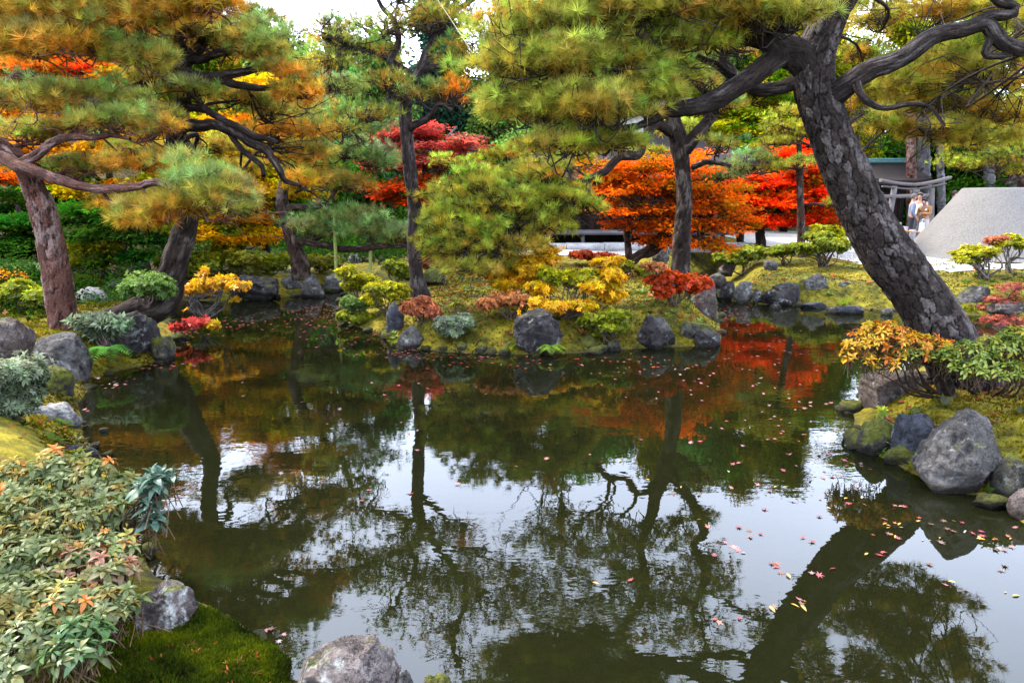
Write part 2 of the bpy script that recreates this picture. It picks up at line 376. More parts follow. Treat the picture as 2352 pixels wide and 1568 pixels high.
def uaxis(segs):
    return np.unique(np.concatenate([np.arange(a, b, s) for a, b, s in segs]))
xs = uaxis([(-80, -14, 3), (-14, -8, .4), (-8, 9, .11), (9, 15, .4), (15, 81, 3)])
ys = uaxis([(-12, 1.4, .6), (1.4, 16, .085), (16, 24, .2), (24, 40, .8), (40, 121, 4)])
XX, YY = np.meshgrid(xs, ys); GXf, GYf = XX.ravel(), YY.ravel()
ZZ = ground(GXf, GYf)
i = np.arange(len(ys) - 1)[:, None] * len(xs); j = np.arange(len(xs) - 1)[None]
Qg = np.stack([i + j, i + j + 1, i + len(xs) + j + 1, i + len(xs) + j], -1).reshape(-1, 4)
dsh = pond_sd(GXf, GYf)
# R: moss brightness, G: dirt/litter, B: wet bed
p3 = np.stack([GXf, GYf, 0 * GXf], 1)
forest = smooth(17, 21, GYf) * smooth(3, 0, GXf) + smooth(-5.5, -8, GXf)
dirt = np.clip(forest + smooth(.45, .8, fbm(p3 * .9, 21, 4) + .25 * (GYf < 12.8) * (GXf > -2.6) * (GXf < 3.4) * smooth(.9, .3, dsh)), 0, 1)
Cg = np.stack([np.clip(.5 + .6 * fbm(p3 * 1.1, 31, 4), 0, 1), dirt, (dsh < 0.015).astype(float)], 1)
m, nt, out = new_mat('moss_ground')
vc = nd(nt, 'ShaderNodeVertexColor', layer_name='Col'); sep = nd(nt, 'ShaderNodeSeparateColor'); lk(nt, vc.outputs[0], sep.inputs[0])
geo = nd(nt, 'ShaderNodeNewGeometry'); pos = geo.outputs['Position']
n1 = noise(nt, 1.6, 7, pos, .6); n2 = noise(nt, 9, 7, pos, .65); n3 = noise(nt, 55, 4, pos, .6); n5 = noise(nt, 150, 2, pos)
mo = math_(nt, 'ADD', math_(nt, 'MULTIPLY', n1.outputs[0], .55), math_(nt, 'MULTIPLY', n2.outputs[0], .45))
moss = ramp(nt, mo, [(.36, (.010, .012, .002)), (.45, (.038, .036, .003)), (.54, (.095, .078, .005)), (.64, (.165, .13, .008))])
dirtc = ramp(nt, n2.outputs[0], [(.3, (.012, .008, .004)), (.5, (.036, .022, .009)), (.7, (.075, .045, .016))])
dm = math_(nt, 'ADD', math_(nt, 'MULTIPLY', sep.outputs[1], .8), math_(nt, 'MULTIPLY', math_(nt, 'SUBTRACT', n2.outputs[0], .5), 1.2))
col = mixc(nt, ramp(nt, dm, [(.25, (0, 0, 0)), (.65, (1, 1, 1))]).outputs[0], moss.outputs[0], dirtc.outputs[0])
col = mixc(nt, .55, col, ramp(nt, n3.outputs[0], [(.3, (.45, .45, .45)), (.7, (1.5, 1.5, 1.5))]).outputs[0], 'MULTIPLY')
bedc = ramp(nt, n2.outputs[0], [(.3, (.02, .017, .006)), (.6, (.042, .034, .012)), (.75, (.075, .05, .02))])
col = mixc(nt, sep.outputs[2], col, bedc.outputs[0])
b = nd(nt, 'ShaderNodeBsdfPrincipled'); b.inputs['Roughness'].default_value = .95; b.inputs['Specular IOR Level'].default_value = .1
lk(nt, col, b.inputs['Base Color'])
hh = math_(nt, 'ADD', n2.outputs[0], math_(nt, 'MULTIPLY', n3.outputs[0], .5))
lk(nt, bumpn(nt, hh, .8, .05), b.inputs['Normal']); lk(nt, b.outputs[0], out.inputs[0]); MOSS = m
solo('mossy_ground', np.stack([GXf, GYf, ZZ], 1), Qg, MOSS, None, None, C=Cg, kind='structure', loc=np.zeros(3))

# water
m, nt, out = new_mat('pond_water')
geo = nd(nt, 'ShaderNodeNewGeometry'); mp = nd(nt, 'ShaderNodeMapping'); mp.inputs['Scale'].default_value = (1.0, 1.6, 1); lk(nt, geo.outputs['Position'], mp.inputs[0])
w1 = noise(nt, 2.2, 3, mp.outputs[0]); w2 = noise(nt, 9, 2, mp.outputs[0]); w0 = noise(nt, .45, 3, geo.outputs['Position'])
amp = ramp(nt, w0.outputs[0], [(.38, (.12, .12, .12)), (.62, (1, 1, 1))])
hw = math_(nt, 'MULTIPLY', math_(nt, 'ADD', w1.outputs[0], math_(nt, 'MULTIPLY', w2.outputs[0], .22)), amp.outputs[0])
bw = bumpn(nt, hw, 1.0, .0022)
fr = nd(nt, 'ShaderNodeFresnel'); fr.inputs['IOR'].default_value = 1.5; lk(nt, bw, fr.inputs['Normal'])
gl = nd(nt, 'ShaderNodeBsdfGlossy'); gl.inputs['Roughness'].default_value = 0.0; lk(nt, bw, gl.inputs['Normal'])
df = nd(nt, 'ShaderNodeBsdfDiffuse'); df.inputs[0].default_value = (.0056, .0066, .0022, 1)
tr = nd(nt, 'ShaderNodeBsdfTransparent'); tr.inputs[0].default_value = (.50, .50, .27, 1)
m1 = nd(nt, 'ShaderNodeMixShader'); m1.inputs[0].default_value = .45; lk(nt, df.outputs[0], m1.inputs[1]); lk(nt, tr.outputs[0], m1.inputs[2])
m2 = nd(nt, 'ShaderNodeMixShader'); lk(nt, fr.outputs[0], m2.inputs[0]); lk(nt, m1.outputs[0], m2.inputs[1]); lk(nt, gl.outputs[0], m2.inputs[2])
lk(nt, m2.outputs[0], out.inputs[0]); WATER = m
solo('pond_water', [(-9, 1, 0), (20, 1, 0), (20, 24, 0), (-9, 24, 0)], [(0, 1, 2, 3)], WATER, None, None, kind='structure', loc=np.zeros(3))

# gravel court, 6 mm above the ground it lies on
def sheet(name, outline, mat, z=None, res=0.25, lift=.012, kind='structure'):
    o = np.array([p[:2] for p in outline]); x0, y0 = o.min(0); x1, y1 = o.max(0)
    ax, ay = np.arange(x0, x1 + res, res), np.arange(y0, y1 + res, res); A, B = np.meshgrid(ax, ay); q = np.stack([A.ravel(), B.ravel()], 1)
    ins = np.zeros(len(q), bool)
    for a, b in zip(o, np.roll(o, -1, 0)):
        c = ((a[1] > q[:, 1]) != (b[1] > q[:, 1])); ins ^= c & (q[:, 0] < (b[0] - a[0]) * (q[:, 1] - a[1]) / (b[1] - a[1] + 1e-12) + a[0])
    Zs = ground(q[:, 0], q[:, 1]) + lift
    nx = len(ax); i = np.arange(len(ay) - 1)[:, None] * nx; j = np.arange(nx - 1)[None]
    Q = np.stack([i + j, i + j + 1, i + nx + j + 1, i + nx + j], -1).reshape(-1, 4); Q = Q[ins[Q].all(1)]
    u, inv = np.unique(Q, return_inverse=True)
    return solo(name, np.stack([q[u, 0], q[u, 1], Zs[u]], 1), inv.reshape(-1, 4), mat, None, None, kind=kind, loc=np.zeros(3))
def gravel_mat(name, a, b_, sc=90, bs=.5):
    m, nt, out = new_mat(name); geo = nd(nt, 'ShaderNodeNewGeometry')
    n = noise(nt, sc, 3, geo.outputs['Position']); n2 = noise(nt, 1.3, 5, geo.outputs['Position']); v = nd(nt, 'ShaderNodeTexVoronoi'); v.inputs['Scale'].default_value = sc * .8; lk(nt, geo.outputs['Position'], v.inputs['Vector'])
    c = ramp(nt, n.outputs[0], [(.3, a), (.7, b_)]); c2 = mixc(nt, .5, c.outputs[0], ramp(nt, n2.outputs[0], [(.35, (.75, .73, .7)), (.65, (1.1, 1.1, 1.1))]).outputs[0], 'MULTIPLY')
    b = nd(nt, 'ShaderNodeBsdfPrincipled'); b.inputs['Roughness'].default_value = .9; lk(nt, c2, b.inputs['Base Color']); lk(nt, bumpn(nt, v.outputs[0], bs, .01), b.inputs['Normal']); lk(nt, b.outputs[0], out.inputs[0]); return m
GRAVEL = gravel_mat('pale_gravel', (.14, .13, .118), (.30, .275, .25)); SANDM = gravel_mat('raked_sand', (.042, .039, .036), (.088, .083, .077), 34, .10)
sheet('gravel_court', [G(1985, 606, .6), G(2150, 616, .6), G(2360, 622, .6), (17, 16.2), (24, 22), (24, 34), (9, 34), (8.4, 24), (8.4, 20), (8.3, 18.3)], GRAVEL)
sheet('gravel_path', [G(1225, 588, .6), G(1400, 590, .6), G(1490, 584, .6), (4.6, 20.6), (4.6, 24), (.2, 24), (.4, 20.4)], GRAVEL)

# ---------------------------------------------------------------- rocks
def ico(n):
    t = (1 + 5 ** .5) / 2
    V = [(-1, t, 0), (1, t, 0), (-1, -t, 0), (1, -t, 0), (0, -1, t), (0, 1, t), (0, -1, -t), (0, 1, -t), (t, 0, -1), (t, 0, 1), (-t, 0, -1), (-t, 0, 1)]
    Fc = [(0, 11, 5), (0, 5, 1), (0, 1, 7), (0, 7, 10), (0, 10, 11), (1, 5, 9), (5, 11, 4), (11, 10, 2), (10, 7, 6), (7, 1, 8), (3, 9, 4), (3, 4, 2), (3, 2, 6), (3, 6, 8), (3, 8, 9), (4, 9, 5), (2, 4, 11), (6, 2, 10), (8, 6, 7), (9, 8, 1)]
    V = [np.array(v) / np.linalg.norm(v) for v in V]
    for _ in range(n):
        mid = {}; F2 = []
        def md(a, b):
            k = (min(a, b), max(a, b))
            if k not in mid:
                v = V[a] + V[b]; V.append(v / np.linalg.norm(v)); mid[k] = len(V) - 1
            return mid[k]
        for a, b, c in Fc:
            ab, bc, ca = md(a, b), md(b, c), md(c, a); F2 += [(a, ab, ca), (b, bc, ab), (c, ca, bc), (ab, bc, ca)]
        Fc = F2
    return np.array(V), np.array(Fc)
ICO4 = ico(4); ICO5 = ico(5); ICO3 = ico(3)
RS = [100]
def rock(px0, px1, py0, py1, mat, label, z=0.0, depth=0.8, shape='boulder', fine=False, group=None, sink=.12, lean=0, Y=None, name='rock', bottom=None):
    RS[0] += 1; sd_ = RS[0]; r = np.random.default_rng(sd_)
    cx = (px0 + px1) / 2
    base = G(cx, py1, z) if Y is None else P(cx, py1, Y)
    Yf = base[1]; w = S(px1 - px0, Yf); dep = w * depth; Yc = Yf + dep * .42
    cx_w = ray(cx, py1)[0] * Yc / ray(cx, py1)[1]
    top = P(cx, py0, Yf + dep * .35)[2]; bot = base[2] - sink; h = top - bot
    V, Fc = ICO5 if (fine and px1 - px0 > 110) else (ICO4 if px1 - px0 > 60 else ICO3)
    V = V.copy()
    if shape == 'block':
        V = np.sign(V) * np.abs(V) ** .45; V /= np.abs(V).max(0)
    elif shape == 'peak':
        k = (V[:, 2] + 1) / 2; s_ = (1 - .80 * k ** 1.3)[:, None]; V = V * np.hstack([s_ * 1.12, s_ * 1.12, np.ones((len(V), 1))])
    elif shape == 'slab':
        V = np.sign(V) * np.abs(V) ** .6
    elif shape == 'tall':
        V = np.sign(V) * np.abs(V) ** .7; V[:, :2] *= (1.0 - .18 * (V[:, 2:3] + 1) / 2)
    # facets: slice with planes, then break the surface up with ridges
    for _ in range(14 if shape != 'slab' else 6):
        n = norm(r.normal(size=3)); dcut = r.uniform(.58, .93); pr = V @ n; V = V - np.maximum(pr - dcut, 0)[:, None] * n * .97
    q = V * 1.5 + sd_ * 3.1; nrm_ = norm(V)
    st_ = fbm(np.stack([q[:, 0] * .8 + q[:, 2] * .5, q[:, 1] * .8, q[:, 2] * 3.0 + q[:, 0]], 1) * 1.3, sd_ + 11, 3)
    V = V + nrm_ * (0.16 * fbm(q, sd_, 3) + .10 * (.5 - np.abs(fbm(q * 1.9, sd_ + 7, 3)) * 2.2) + .05 * np.sign(st_) * np.abs(st_) ** .5 + .03 * fbm(q * 6, sd_ + 3, 3))[:, None]
    sc0 = np.abs(V).max()
    for _ in range(11 if shape != 'slab' else 5):
        n = norm(r.normal(size=3) * np.array([1, 1, .8])); pr = V @ n; dcut = pr.max() * r.uniform(.74, .93); V = V - np.maximum(pr - dcut, 0)[:, None] * n * .94
    V = V + nrm_ * (.022 * fbm(q * 5, sd_ + 21, 4))[:, None]
    V = (V - (V.max(0) + V.min(0)) / 2) / ((V.max(0) - V.min(0)) / 2)
    V = V * np.array([w / 2, dep / 2, h / 2]); V[:, 0] += lean * V[:, 2]
    V = V + np.array([cx_w, Yc, (top + bot) / 2])
    return solo(name, V, Fc, ROCKS[mat] if isinstance(mat, str) else mat, label, 'rock', group, loc=np.array([cx_w, Yc, bot]))
SH = 'rocks along the pond edge'
# left bank
rock(-25, 76, 728, 838, 'brown', 'big smooth brown rock cut off by the left edge, above the square rock', .35, .9, 'boulder')
rock(82, 224, 765, 888, 'grey', 'large square grey block rock below the reddish pine trunk', 0, .8, 'block', True)
rock(228, 372, 714, 838, 'dark', 'large dark angular boulder right of the square rock on the left bank', 0, .9, 'boulder', True)
rock(350, 402, 772, 832, 'mossy', 'low mossy rock at the water below the overhanging stump', 0, .9)
rock(90, 172, 840, 922, 'mossy', 'moss covered rock between the square block and pale flat boulder', .05, .9)
rock(40, 190, 928, 1008, 'pale', 'pale cracked boulder at the water on the left bank', .0, .8, 'boulder', True)
rock(-30, 42, 950, 1000, 'mossy', 'small brownish rock at the left edge beside the pale boulder', .2, .9)
rock(140, 228, 1016, 1072, 'dark', 'dark rough stone under the azalea tips at the left shore', 0, .8)
rock(172, 262, 657, 716, 'pale', 'pale boulder with a moss cap behind the reddish pine', .3, .8)
rock(236, 332, 640, 664, 'grey', 'flat stone slab bridging the dark gap behind the stump', .5, .6, 'slab', sink=.03)
rock(236, 262, 660, 700, 'dark', 'small dark stone under the slab on the left bank', .25, 1.)
rock(310, 346, 587, 634, 'grey', 'standing grey stone left of the leaning pine trunk', .45, .7, 'tall')
rock(150, 184, 596, 640, 'grey', 'narrow grey standing stone just right of the reddish trunk', .45, .7, 'tall')
# far-left shore
rock(518, 647, 632, 692, 'dark', 'broad dark boulder on the far shore behind yellow leaves', 0, .7)
rock(634, 702, 618, 648, 'grey', 'grey stone lying behind and above the paired far shore rocks', .22, .8)
rock(638, 700, 634, 677, 'grey', 'round grey lichened rock on the far shore', 0, .8)
rock(690, 748, 630, 684, 'grey', 'pointed grey rock at the far shore beside the round one', 0, .8, 'peak')
rock(738, 797, 628, 670, 'pale', 'pale rock on the far shore left of the clipped island bushes', 0, .8)
rock(800, 834, 580, 616, 'pale', 'small pale pointed stone behind the island bushes', .35, .8, 'peak')
rock(834, 852, 592, 616, 'grey', 'little grey stone beside the pale pointed one', .35, .8)
rock(866, 895, 592, 616, 'grey', 'small grey stone left of the slim island pine', .4, .8)
rock(425, 515, 650, 690, 'brown', 'low brown rock at the far shore behind the yellow shrub', 0, .6)
# island
rock(886, 930, 694, 772, 'blue', 'upright dark bluish stone on the left front of the island', .02, .8, 'block')
rock(908, 976, 747, 802, 'grey', 'grey ridged stone at the left front tip of the island', 0, .9, 'peak')
rock(1176, 1297, 710, 818, 'dark', 'large steep dark rock in the middle of the island front', 0, .75, 'boulder', True)
rock(1460, 1552, 724, 802, 'dark', 'rounded dark rock on the right front of the island', 0, .8)
rock(1572, 1651, 640, 748, 'brown', 'tall streaked boulder under the red leaves at the island right end', 0, .8, 'tall', True)
rock(1552, 1642, 735, 790, 'mossy', 'flat topped mossy rock at the foot of the tall island boulder', 0, .8, 'slab')
rock(1592, 1659, 755, 798, 'dark', 'low dark flat rock at the right corner of the island', 0, .7, 'slab')
rock(966, 1028, 614, 652, 'mossy', 'dark mossy rock under the orange bush beside the slim pine', .45, .8)
for k, (a, b_, c, d) in enumerate([(1090, 1122, 788, 812), (1048, 1078, 785, 808), (1330, 1372, 770, 806), (1392, 1430, 776, 806), (1142, 1174, 790, 815), (1005, 1030, 790, 808)]):
    rock(a, b_, c, d, 'mossy', ['small mossy stone at the island waterline left of the big dark rock', 'small half buried stone at the island front under the moss slope', 'small mossy stone right of the fern on the island front', 'little mossy stone in the dark hollow of the island front', 'tiny stone touching the left side of the big dark island rock', 'tiny mossy stone right of the grey ridged island tip'][k], 0, .9)
# right bank
rock(1622, 1669, 627, 658, 'grey', 'grey slab end bridging the channel behind the tall boulder', .12, .6, 'block', sink=.05)
rock(1648, 1686, 645, 690, 'dark', 'small dark rock just right of the tall island boulder', 0, .8)
rock(1684, 1726, 645, 697, 'pale', 'pale upright rock at the left end of the far right bank', 0, .8, 'tall')
rock(1724, 1750, 664, 698, 'dark', 'small dark filler stone beside the pale upright bank rock', 0, .8)
rock(1742, 1838, 648, 702, 'dark', 'wide dark purple rock in the middle of the right bank', 0, .7, 'block')
rock(1838, 1913, 627, 696, 'grey', 'tallest rounded grey rock of the right bank row', 0, .8)
rock(1916, 1990, 645, 698, 'dark', 'flat topped dark rock next to the rounded one on the right bank', 0, .7, 'block')
rock(1992, 2050, 645, 702, 'grey', 'grey rock of the right bank partly behind the leaning trunk', 0, .7, 'block')
rock(1900, 1980, 700, 722, 'blue', 'flat wet stone with a grass tuft lying in the water by the right bank', 0, .6, 'slab')
rock(1836, 1902, 695, 708, 'blue', 'thin flat wet stone at the foot of the right bank', 0, .5, 'slab')
rock(1765, 1792, 694, 710, 'dark', 'small wet stone in the water by the wide dark rock', 0, .7)
rock(2024, 2052, 706, 724, 'grey', 'little grey stone in the water left of the leaning trunk', 0, .7)
rock(2180, 2262, 655, 718, 'grey', 'rough grey bank rock right of the leaning trunk', 0, .7, 'block')
rock(2258, 2345, 660, 700, 'grey', 'flat grey bank rock under the red twigs at the right edge', .1, .7, 'slab')
rock(2262, 2370, 690, 728, 'brown', 'low brown rock at the water under the red twigs', 0, .6, 'slab')
rock(1752, 1786, 598, 622, 'grey', 'small stone on the moss behind the clipped bushes', .45, .8)
rock(1650, 1690, 600, 626, 'brown', 'rounded brownish stone beside the channel of red leaves', .3, .8)
rock(1498, 1538, 566, 602, 'grey', 'grey garden stone behind the red maple trunk', .6, .8)
# near right bank
rock(2083, 2293, 937, 1140, 'grey', 'huge pyramid shaped grey rock on the near right bank', 0, .85, 'peak', True, lean=.06)
rock(2043, 2137, 947, 1064, 'blue', 'bluish upright rock touching the pyramid rock', 0, .8, 'tall', True)
rock(1962, 2052, 960, 1046, 'mossy', 'rough mossy rock at the water left of the bluish one', 0, .8)
rock(1956, 2160, 852, 962, 'brown', 'long low brown boulder with moss behind the near right rocks', 0, .6, 'slab', True)
rock(2268, 2345, 1040, 1150, 'mossy', 'mossy dark rock at the right foot of the pyramid rock', 0, .9)
rock(2300, 2420, 1120, 1200, 'pink', 'wet reddish rock at the right edge of the picture', 0, .8)
rock(2225, 2330, 1150, 1190, 'brown', 'sunken brown rock under the water by the right edge', -.16, .7, 'slab')
# near edge
rock(310, 466, 1338, 1476, 'pink', 'pinkish lichened rock beside the azalea in the near left corner', .02, .8, 'boulder', True)
rock(658, 948, 1490, 1660, 'pink', 'big grey lichened rock cut by the bottom edge', 0, .8, 'boulder', True, lean=-.1)
rock(965, 1055, 1552, 1660, 'mossy', 'small yellow mossy rock at the bottom edge', 0, .9)
rock(905, 962, 1535, 1640, 'dark', 'small dark stone tucked against the big lichened rock', 0, .9)

# ---------------------------------------------------------------- foliage geometry
def rnd_unit(n): return norm(rng.normal(size=(n, 3)))
def needles(pos, dirs, L, cols, k=14, w=.006, spread=.55):
    n = len(pos); L = np.broadcast_to(L, (n,))
    d = norm(dirs[:, None] + spread * rng.normal(size=(n, k, 3)))
    sdv = norm(np.cross(d, rng.normal(size=(n, k, 3)))) * (np.broadcast_to(w, (n,)) / 2)[:, None, None]
    b = pos[:, None] + d * (L * .04)[:, None, None]; tip = pos[:, None] + d * (L[:, None] * rng.uniform(.65, 1.05, (n, k)))[..., None]
    V = np.stack([b - sdv, b + sdv, tip], 2).reshape(-1, 3)
    C = np.repeat(np.clip(cols[:, None] * rng.uniform(.7, 1.3, (n, k, 1)), 0, 1).reshape(-1, 3), 3, 0)
    return V, np.arange(len(V)).reshape(-1, 3), C
def leafcards(pos, nrm, L, W, cols, heading=None):
    n = len(pos); L = np.broadcast_to(L, (n,)); W = np.broadcast_to(W, (n,))
    h = rng.normal(size=(n, 3)) if heading is None else heading + .35 * rng.normal(size=(n, 3))
    d = norm(h - nrm * (h * nrm).sum(1, keepdims=True)); s_ = np.cross(nrm, d)
    l = rng.uniform(.7, 1.25, n); L = L * l; W = W * l
    V = np.stack([pos, pos + d * (L * .5)[:, None] + s_ * (W * .5)[:, None] + nrm * (L * .06)[:, None], pos + d * L[:, None] - nrm * (L * .12)[:, None],
                  pos + d * (L * .5)[:, None] - s_ * (W * .5)[:, None] + nrm * (L * .06)[:, None]], 1).reshape(-1, 3)
    return V, np.arange(len(V)).reshape(-1, 4), np.repeat(cols, 4, 0)
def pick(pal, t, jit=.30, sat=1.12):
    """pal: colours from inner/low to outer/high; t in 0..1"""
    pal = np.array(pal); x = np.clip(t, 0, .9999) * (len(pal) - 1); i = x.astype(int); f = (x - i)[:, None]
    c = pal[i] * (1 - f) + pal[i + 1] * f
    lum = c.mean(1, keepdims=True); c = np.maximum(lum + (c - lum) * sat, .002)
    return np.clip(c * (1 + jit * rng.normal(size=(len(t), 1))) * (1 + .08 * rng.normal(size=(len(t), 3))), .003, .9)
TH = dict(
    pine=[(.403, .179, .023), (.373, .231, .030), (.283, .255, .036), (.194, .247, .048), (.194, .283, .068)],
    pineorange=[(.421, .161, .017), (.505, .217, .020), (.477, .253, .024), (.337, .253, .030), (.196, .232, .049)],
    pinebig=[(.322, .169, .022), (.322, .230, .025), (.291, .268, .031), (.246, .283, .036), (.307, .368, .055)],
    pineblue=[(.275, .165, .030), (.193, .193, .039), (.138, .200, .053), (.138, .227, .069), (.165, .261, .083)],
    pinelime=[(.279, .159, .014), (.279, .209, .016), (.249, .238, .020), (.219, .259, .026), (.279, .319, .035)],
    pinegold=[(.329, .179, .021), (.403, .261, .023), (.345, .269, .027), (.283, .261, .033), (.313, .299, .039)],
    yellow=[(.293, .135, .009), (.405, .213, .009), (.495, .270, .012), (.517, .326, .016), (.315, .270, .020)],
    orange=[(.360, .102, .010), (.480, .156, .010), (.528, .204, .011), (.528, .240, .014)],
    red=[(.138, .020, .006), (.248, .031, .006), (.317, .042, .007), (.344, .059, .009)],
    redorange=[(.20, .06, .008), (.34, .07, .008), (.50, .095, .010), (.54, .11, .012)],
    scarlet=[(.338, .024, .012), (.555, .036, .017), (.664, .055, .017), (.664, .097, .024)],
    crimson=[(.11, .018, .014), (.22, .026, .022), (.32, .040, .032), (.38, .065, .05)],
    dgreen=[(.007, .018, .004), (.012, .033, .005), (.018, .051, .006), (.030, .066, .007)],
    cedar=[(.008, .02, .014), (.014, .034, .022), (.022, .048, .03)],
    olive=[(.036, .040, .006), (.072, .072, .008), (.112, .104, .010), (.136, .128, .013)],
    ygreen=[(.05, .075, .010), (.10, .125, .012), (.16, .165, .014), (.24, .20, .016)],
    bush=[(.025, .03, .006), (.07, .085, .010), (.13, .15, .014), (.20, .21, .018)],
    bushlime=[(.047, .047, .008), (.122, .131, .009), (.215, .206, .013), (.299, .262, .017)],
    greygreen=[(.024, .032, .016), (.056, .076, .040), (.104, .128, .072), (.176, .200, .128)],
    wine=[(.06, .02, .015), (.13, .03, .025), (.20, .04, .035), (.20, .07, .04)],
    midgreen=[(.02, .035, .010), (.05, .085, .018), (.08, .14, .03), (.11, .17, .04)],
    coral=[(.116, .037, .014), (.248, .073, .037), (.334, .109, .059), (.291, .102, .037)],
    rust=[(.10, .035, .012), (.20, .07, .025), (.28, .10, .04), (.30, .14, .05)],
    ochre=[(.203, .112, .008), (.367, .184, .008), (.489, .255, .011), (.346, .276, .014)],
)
def inball(n, bias=0.0):
    u = rnd_unit(n) * (rng.uniform(size=(n, 1)) ** (1 / 2.2)); u[:, 2] = u[:, 2] * (1 - bias) + bias * np.abs(u[:, 2]); return u

# one node group spreads a crown's own spray (marked 'spray') over the crown's loose points
def spread_group():
    ng = bpy.data.node_groups.new('spread_sprays', 'GeometryNodeTree')
    ng.interface.new_socket('Geometry', in_out='INPUT', socket_type='NodeSocketGeometry'); ng.interface.new_socket('Geometry', in_out='OUTPUT', socket_type='NodeSocketGeometry')
    N, L = ng.nodes, ng.links; gi = N.new('NodeGroupInput'); go = N.new('NodeGroupOutput')
    def at(nm, ty): a = N.new('GeometryNodeInputNamedAttribute'); a.data_type = ty; a.inputs['Name'].default_value = nm; return [o for o in a.outputs if o.enabled and o.name == 'Attribute'][0]
    sp = N.new('GeometryNodeSeparateGeometry'); sp.domain = 'POINT'; L.new(gi.outputs[0], sp.inputs[0]); L.new(at('spray', 'BOOLEAN'), sp.inputs['Selection'])
    ip = N.new('GeometryNodeInstanceOnPoints'); L.new(sp.outputs[1], ip.inputs['Points']); L.new(sp.outputs[0], ip.inputs['Instance'])
    L.new(at('turn', 'FLOAT_VECTOR'), ip.inputs['Rotation']); L.new(at('size', 'FLOAT_VECTOR'), ip.inputs['Scale']); L.new(ip.outputs[0], go.inputs[0]); return ng
SPREAD = spread_group()
def euler_from(Z):
    n = len(Z); X = np.cross(Z, rng.normal(size=(n, 3))); X = norm(X); Yv = np.cross(Z, X)
    return np.stack([np.arctan2(Yv[:, 2], Z[:, 2]), -np.arcsin(np.clip(X[:, 2], -1, 1)), np.arctan2(X[:, 1], X[:, 0])], 1)
def sprays(name, root, pos, Z, size, cols, sv, sf, sc, mat, kind='stuff', flat=False):
    off = np.array(root.location); n0 = len(sv); n = len(pos)
    V = np.vstack([sv, pos - off]); me = mesh_data(name, V, sf, mat, None, False)
    def attr(nm, ty, a, key):
        x = me.attributes.new(nm, ty, 'POINT'); x.data.foreach_set(key, np.ascontiguousarray(a).ravel())
    b = np.zeros(len(V), bool); b[:n0] = True; attr('spray', 'BOOLEAN', b, 'value')
    t = np.zeros((len(V), 3), np.float32); t[n0:] = euler_from(Z); attr('turn', 'FLOAT_VECTOR', t, 'vector')
    s = np.ones((len(V), 3), np.float32); s[n0:] = np.broadcast_to(size, (n,))[:, None]; attr('size', 'FLOAT_VECTOR', s, 'vector')
    c = np.ones((len(V), 4), np.float32); c[n0:, :3] = cols; attr('tint', 'FLOAT_COLOR', c, 'color')
    c = np.ones((len(V), 4), np.float32); c[:n0, :3] = sc; attr('Col', 'FLOAT_COLOR', c, 'color')
    o = bpy.data.objects.new(name, me); COL.objects.link(o); o.parent = root; md = o.modifiers.new('sprays', 'NODES'); md.node_group = SPREAD
    return props(o, kind=kind)
def tuft(k=26, w=.05, spread=.6):
    V, Fc, C = needles(np.zeros((1, 3)), np.array([[0, 0, 1.0]]), np.array([1.0]), np.ones((1, 3)) * .8, k, w, spread); return V, Fc, np.clip(C, .3, 1.2)
def leafspray(k=9, L=.45, W=.5, flat=.25, star=True, radius=1.0):
    mb = MB()
    for i in range(k):
        a = i * 2.4 + rng.uniform(-.4, .4); r = radius * math.sqrt((i + .6) / k); c = np.array([r * math.cos(a), r * math.sin(a), rng.normal() * flat * radius * .6])
        nn = norm(np.array([[rng.normal() * flat * 1.6, rng.normal() * flat * 1.6, 1.0]])); tone = rng.uniform(.72, 1.2)
        hd = np.array([[math.cos(a) + .4 * rng.normal(), math.sin(a) + .4 * rng.normal(), -.3]])
        if star:
            for da in (-.85, 0, .85):
                h2 = np.array([[hd[0, 0] * math.cos(da) - hd[0, 1] * math.sin(da), hd[0, 0] * math.sin(da) + hd[0, 1] * math.cos(da), hd[0, 2]]])
                V, Fc, C = leafcards(c[None], nn, np.array([L * (1 if da == 0 else .8)]), np.array([L * W * .6]), np.ones((1, 3)) * tone, h2 * 4); mb.add(V, Fc, C)
        else:
            V, Fc, C = leafcards(c[None], nn, np.array([L]), np.array([L * W]), np.ones((1, 3)) * tone, hd * 3); mb.add(V, Fc, C)
    V, Fs, C = mb.get(); return V, Fs[0], C
def rosette(k=8, W=.36, up=.55):
    mb = MB()
    for i in range(k):
        a = i * 2.4; el = up * (.25 + .75 * i / k) + rng.normal() * .12; d = np.array([[math.cos(a) * math.cos(el), math.sin(a) * math.cos(el), math.sin(el)]]); nn = norm(np.cross(np.cross(d, [0, 0, 1.0]), d))
        V, Fc, C = leafcards(d * .06, nn, np.array([1.0]), np.array([W]), np.ones((1, 3)) * rng.uniform(.7, 1.2), d * 8); mb.add(V, Fc, C)
    V, Fs, C = mb.get(); return V, Fs[0], C
BARKP = {'dark': ((.0028, .002, .0016), (.015, .0098, .0075), (.055, .044, .037)), 'red': ((.009, .004, .003), (.064, .029, .021), (.125, .088, .078)),
         'brown': ((.0045, .0026, .002), (.027, .0155, .011), (.072, .056, .046)), 'near': ((.0022, .0015, .0012), (.0165, .0120, .0102), (.050, .043, .040)),
         'slim': ((.0038, .0027, .0024), (.024, .0175, .0155), (.062, .052, .048)), 'grey': ((.02, .02, .02), (.055, .053, .055), (.10, .10, .105)), 'black': ((.004, .003, .0025), (.013, .0095, .0075), (.027, .02, .016))}
def to_world(pts):
    """rows (px, py, Y, r_px) -> (x, y, z, r)"""
    return np.array([[*P(a, b, c), S(d, c)] for a, b, c, d in pts])
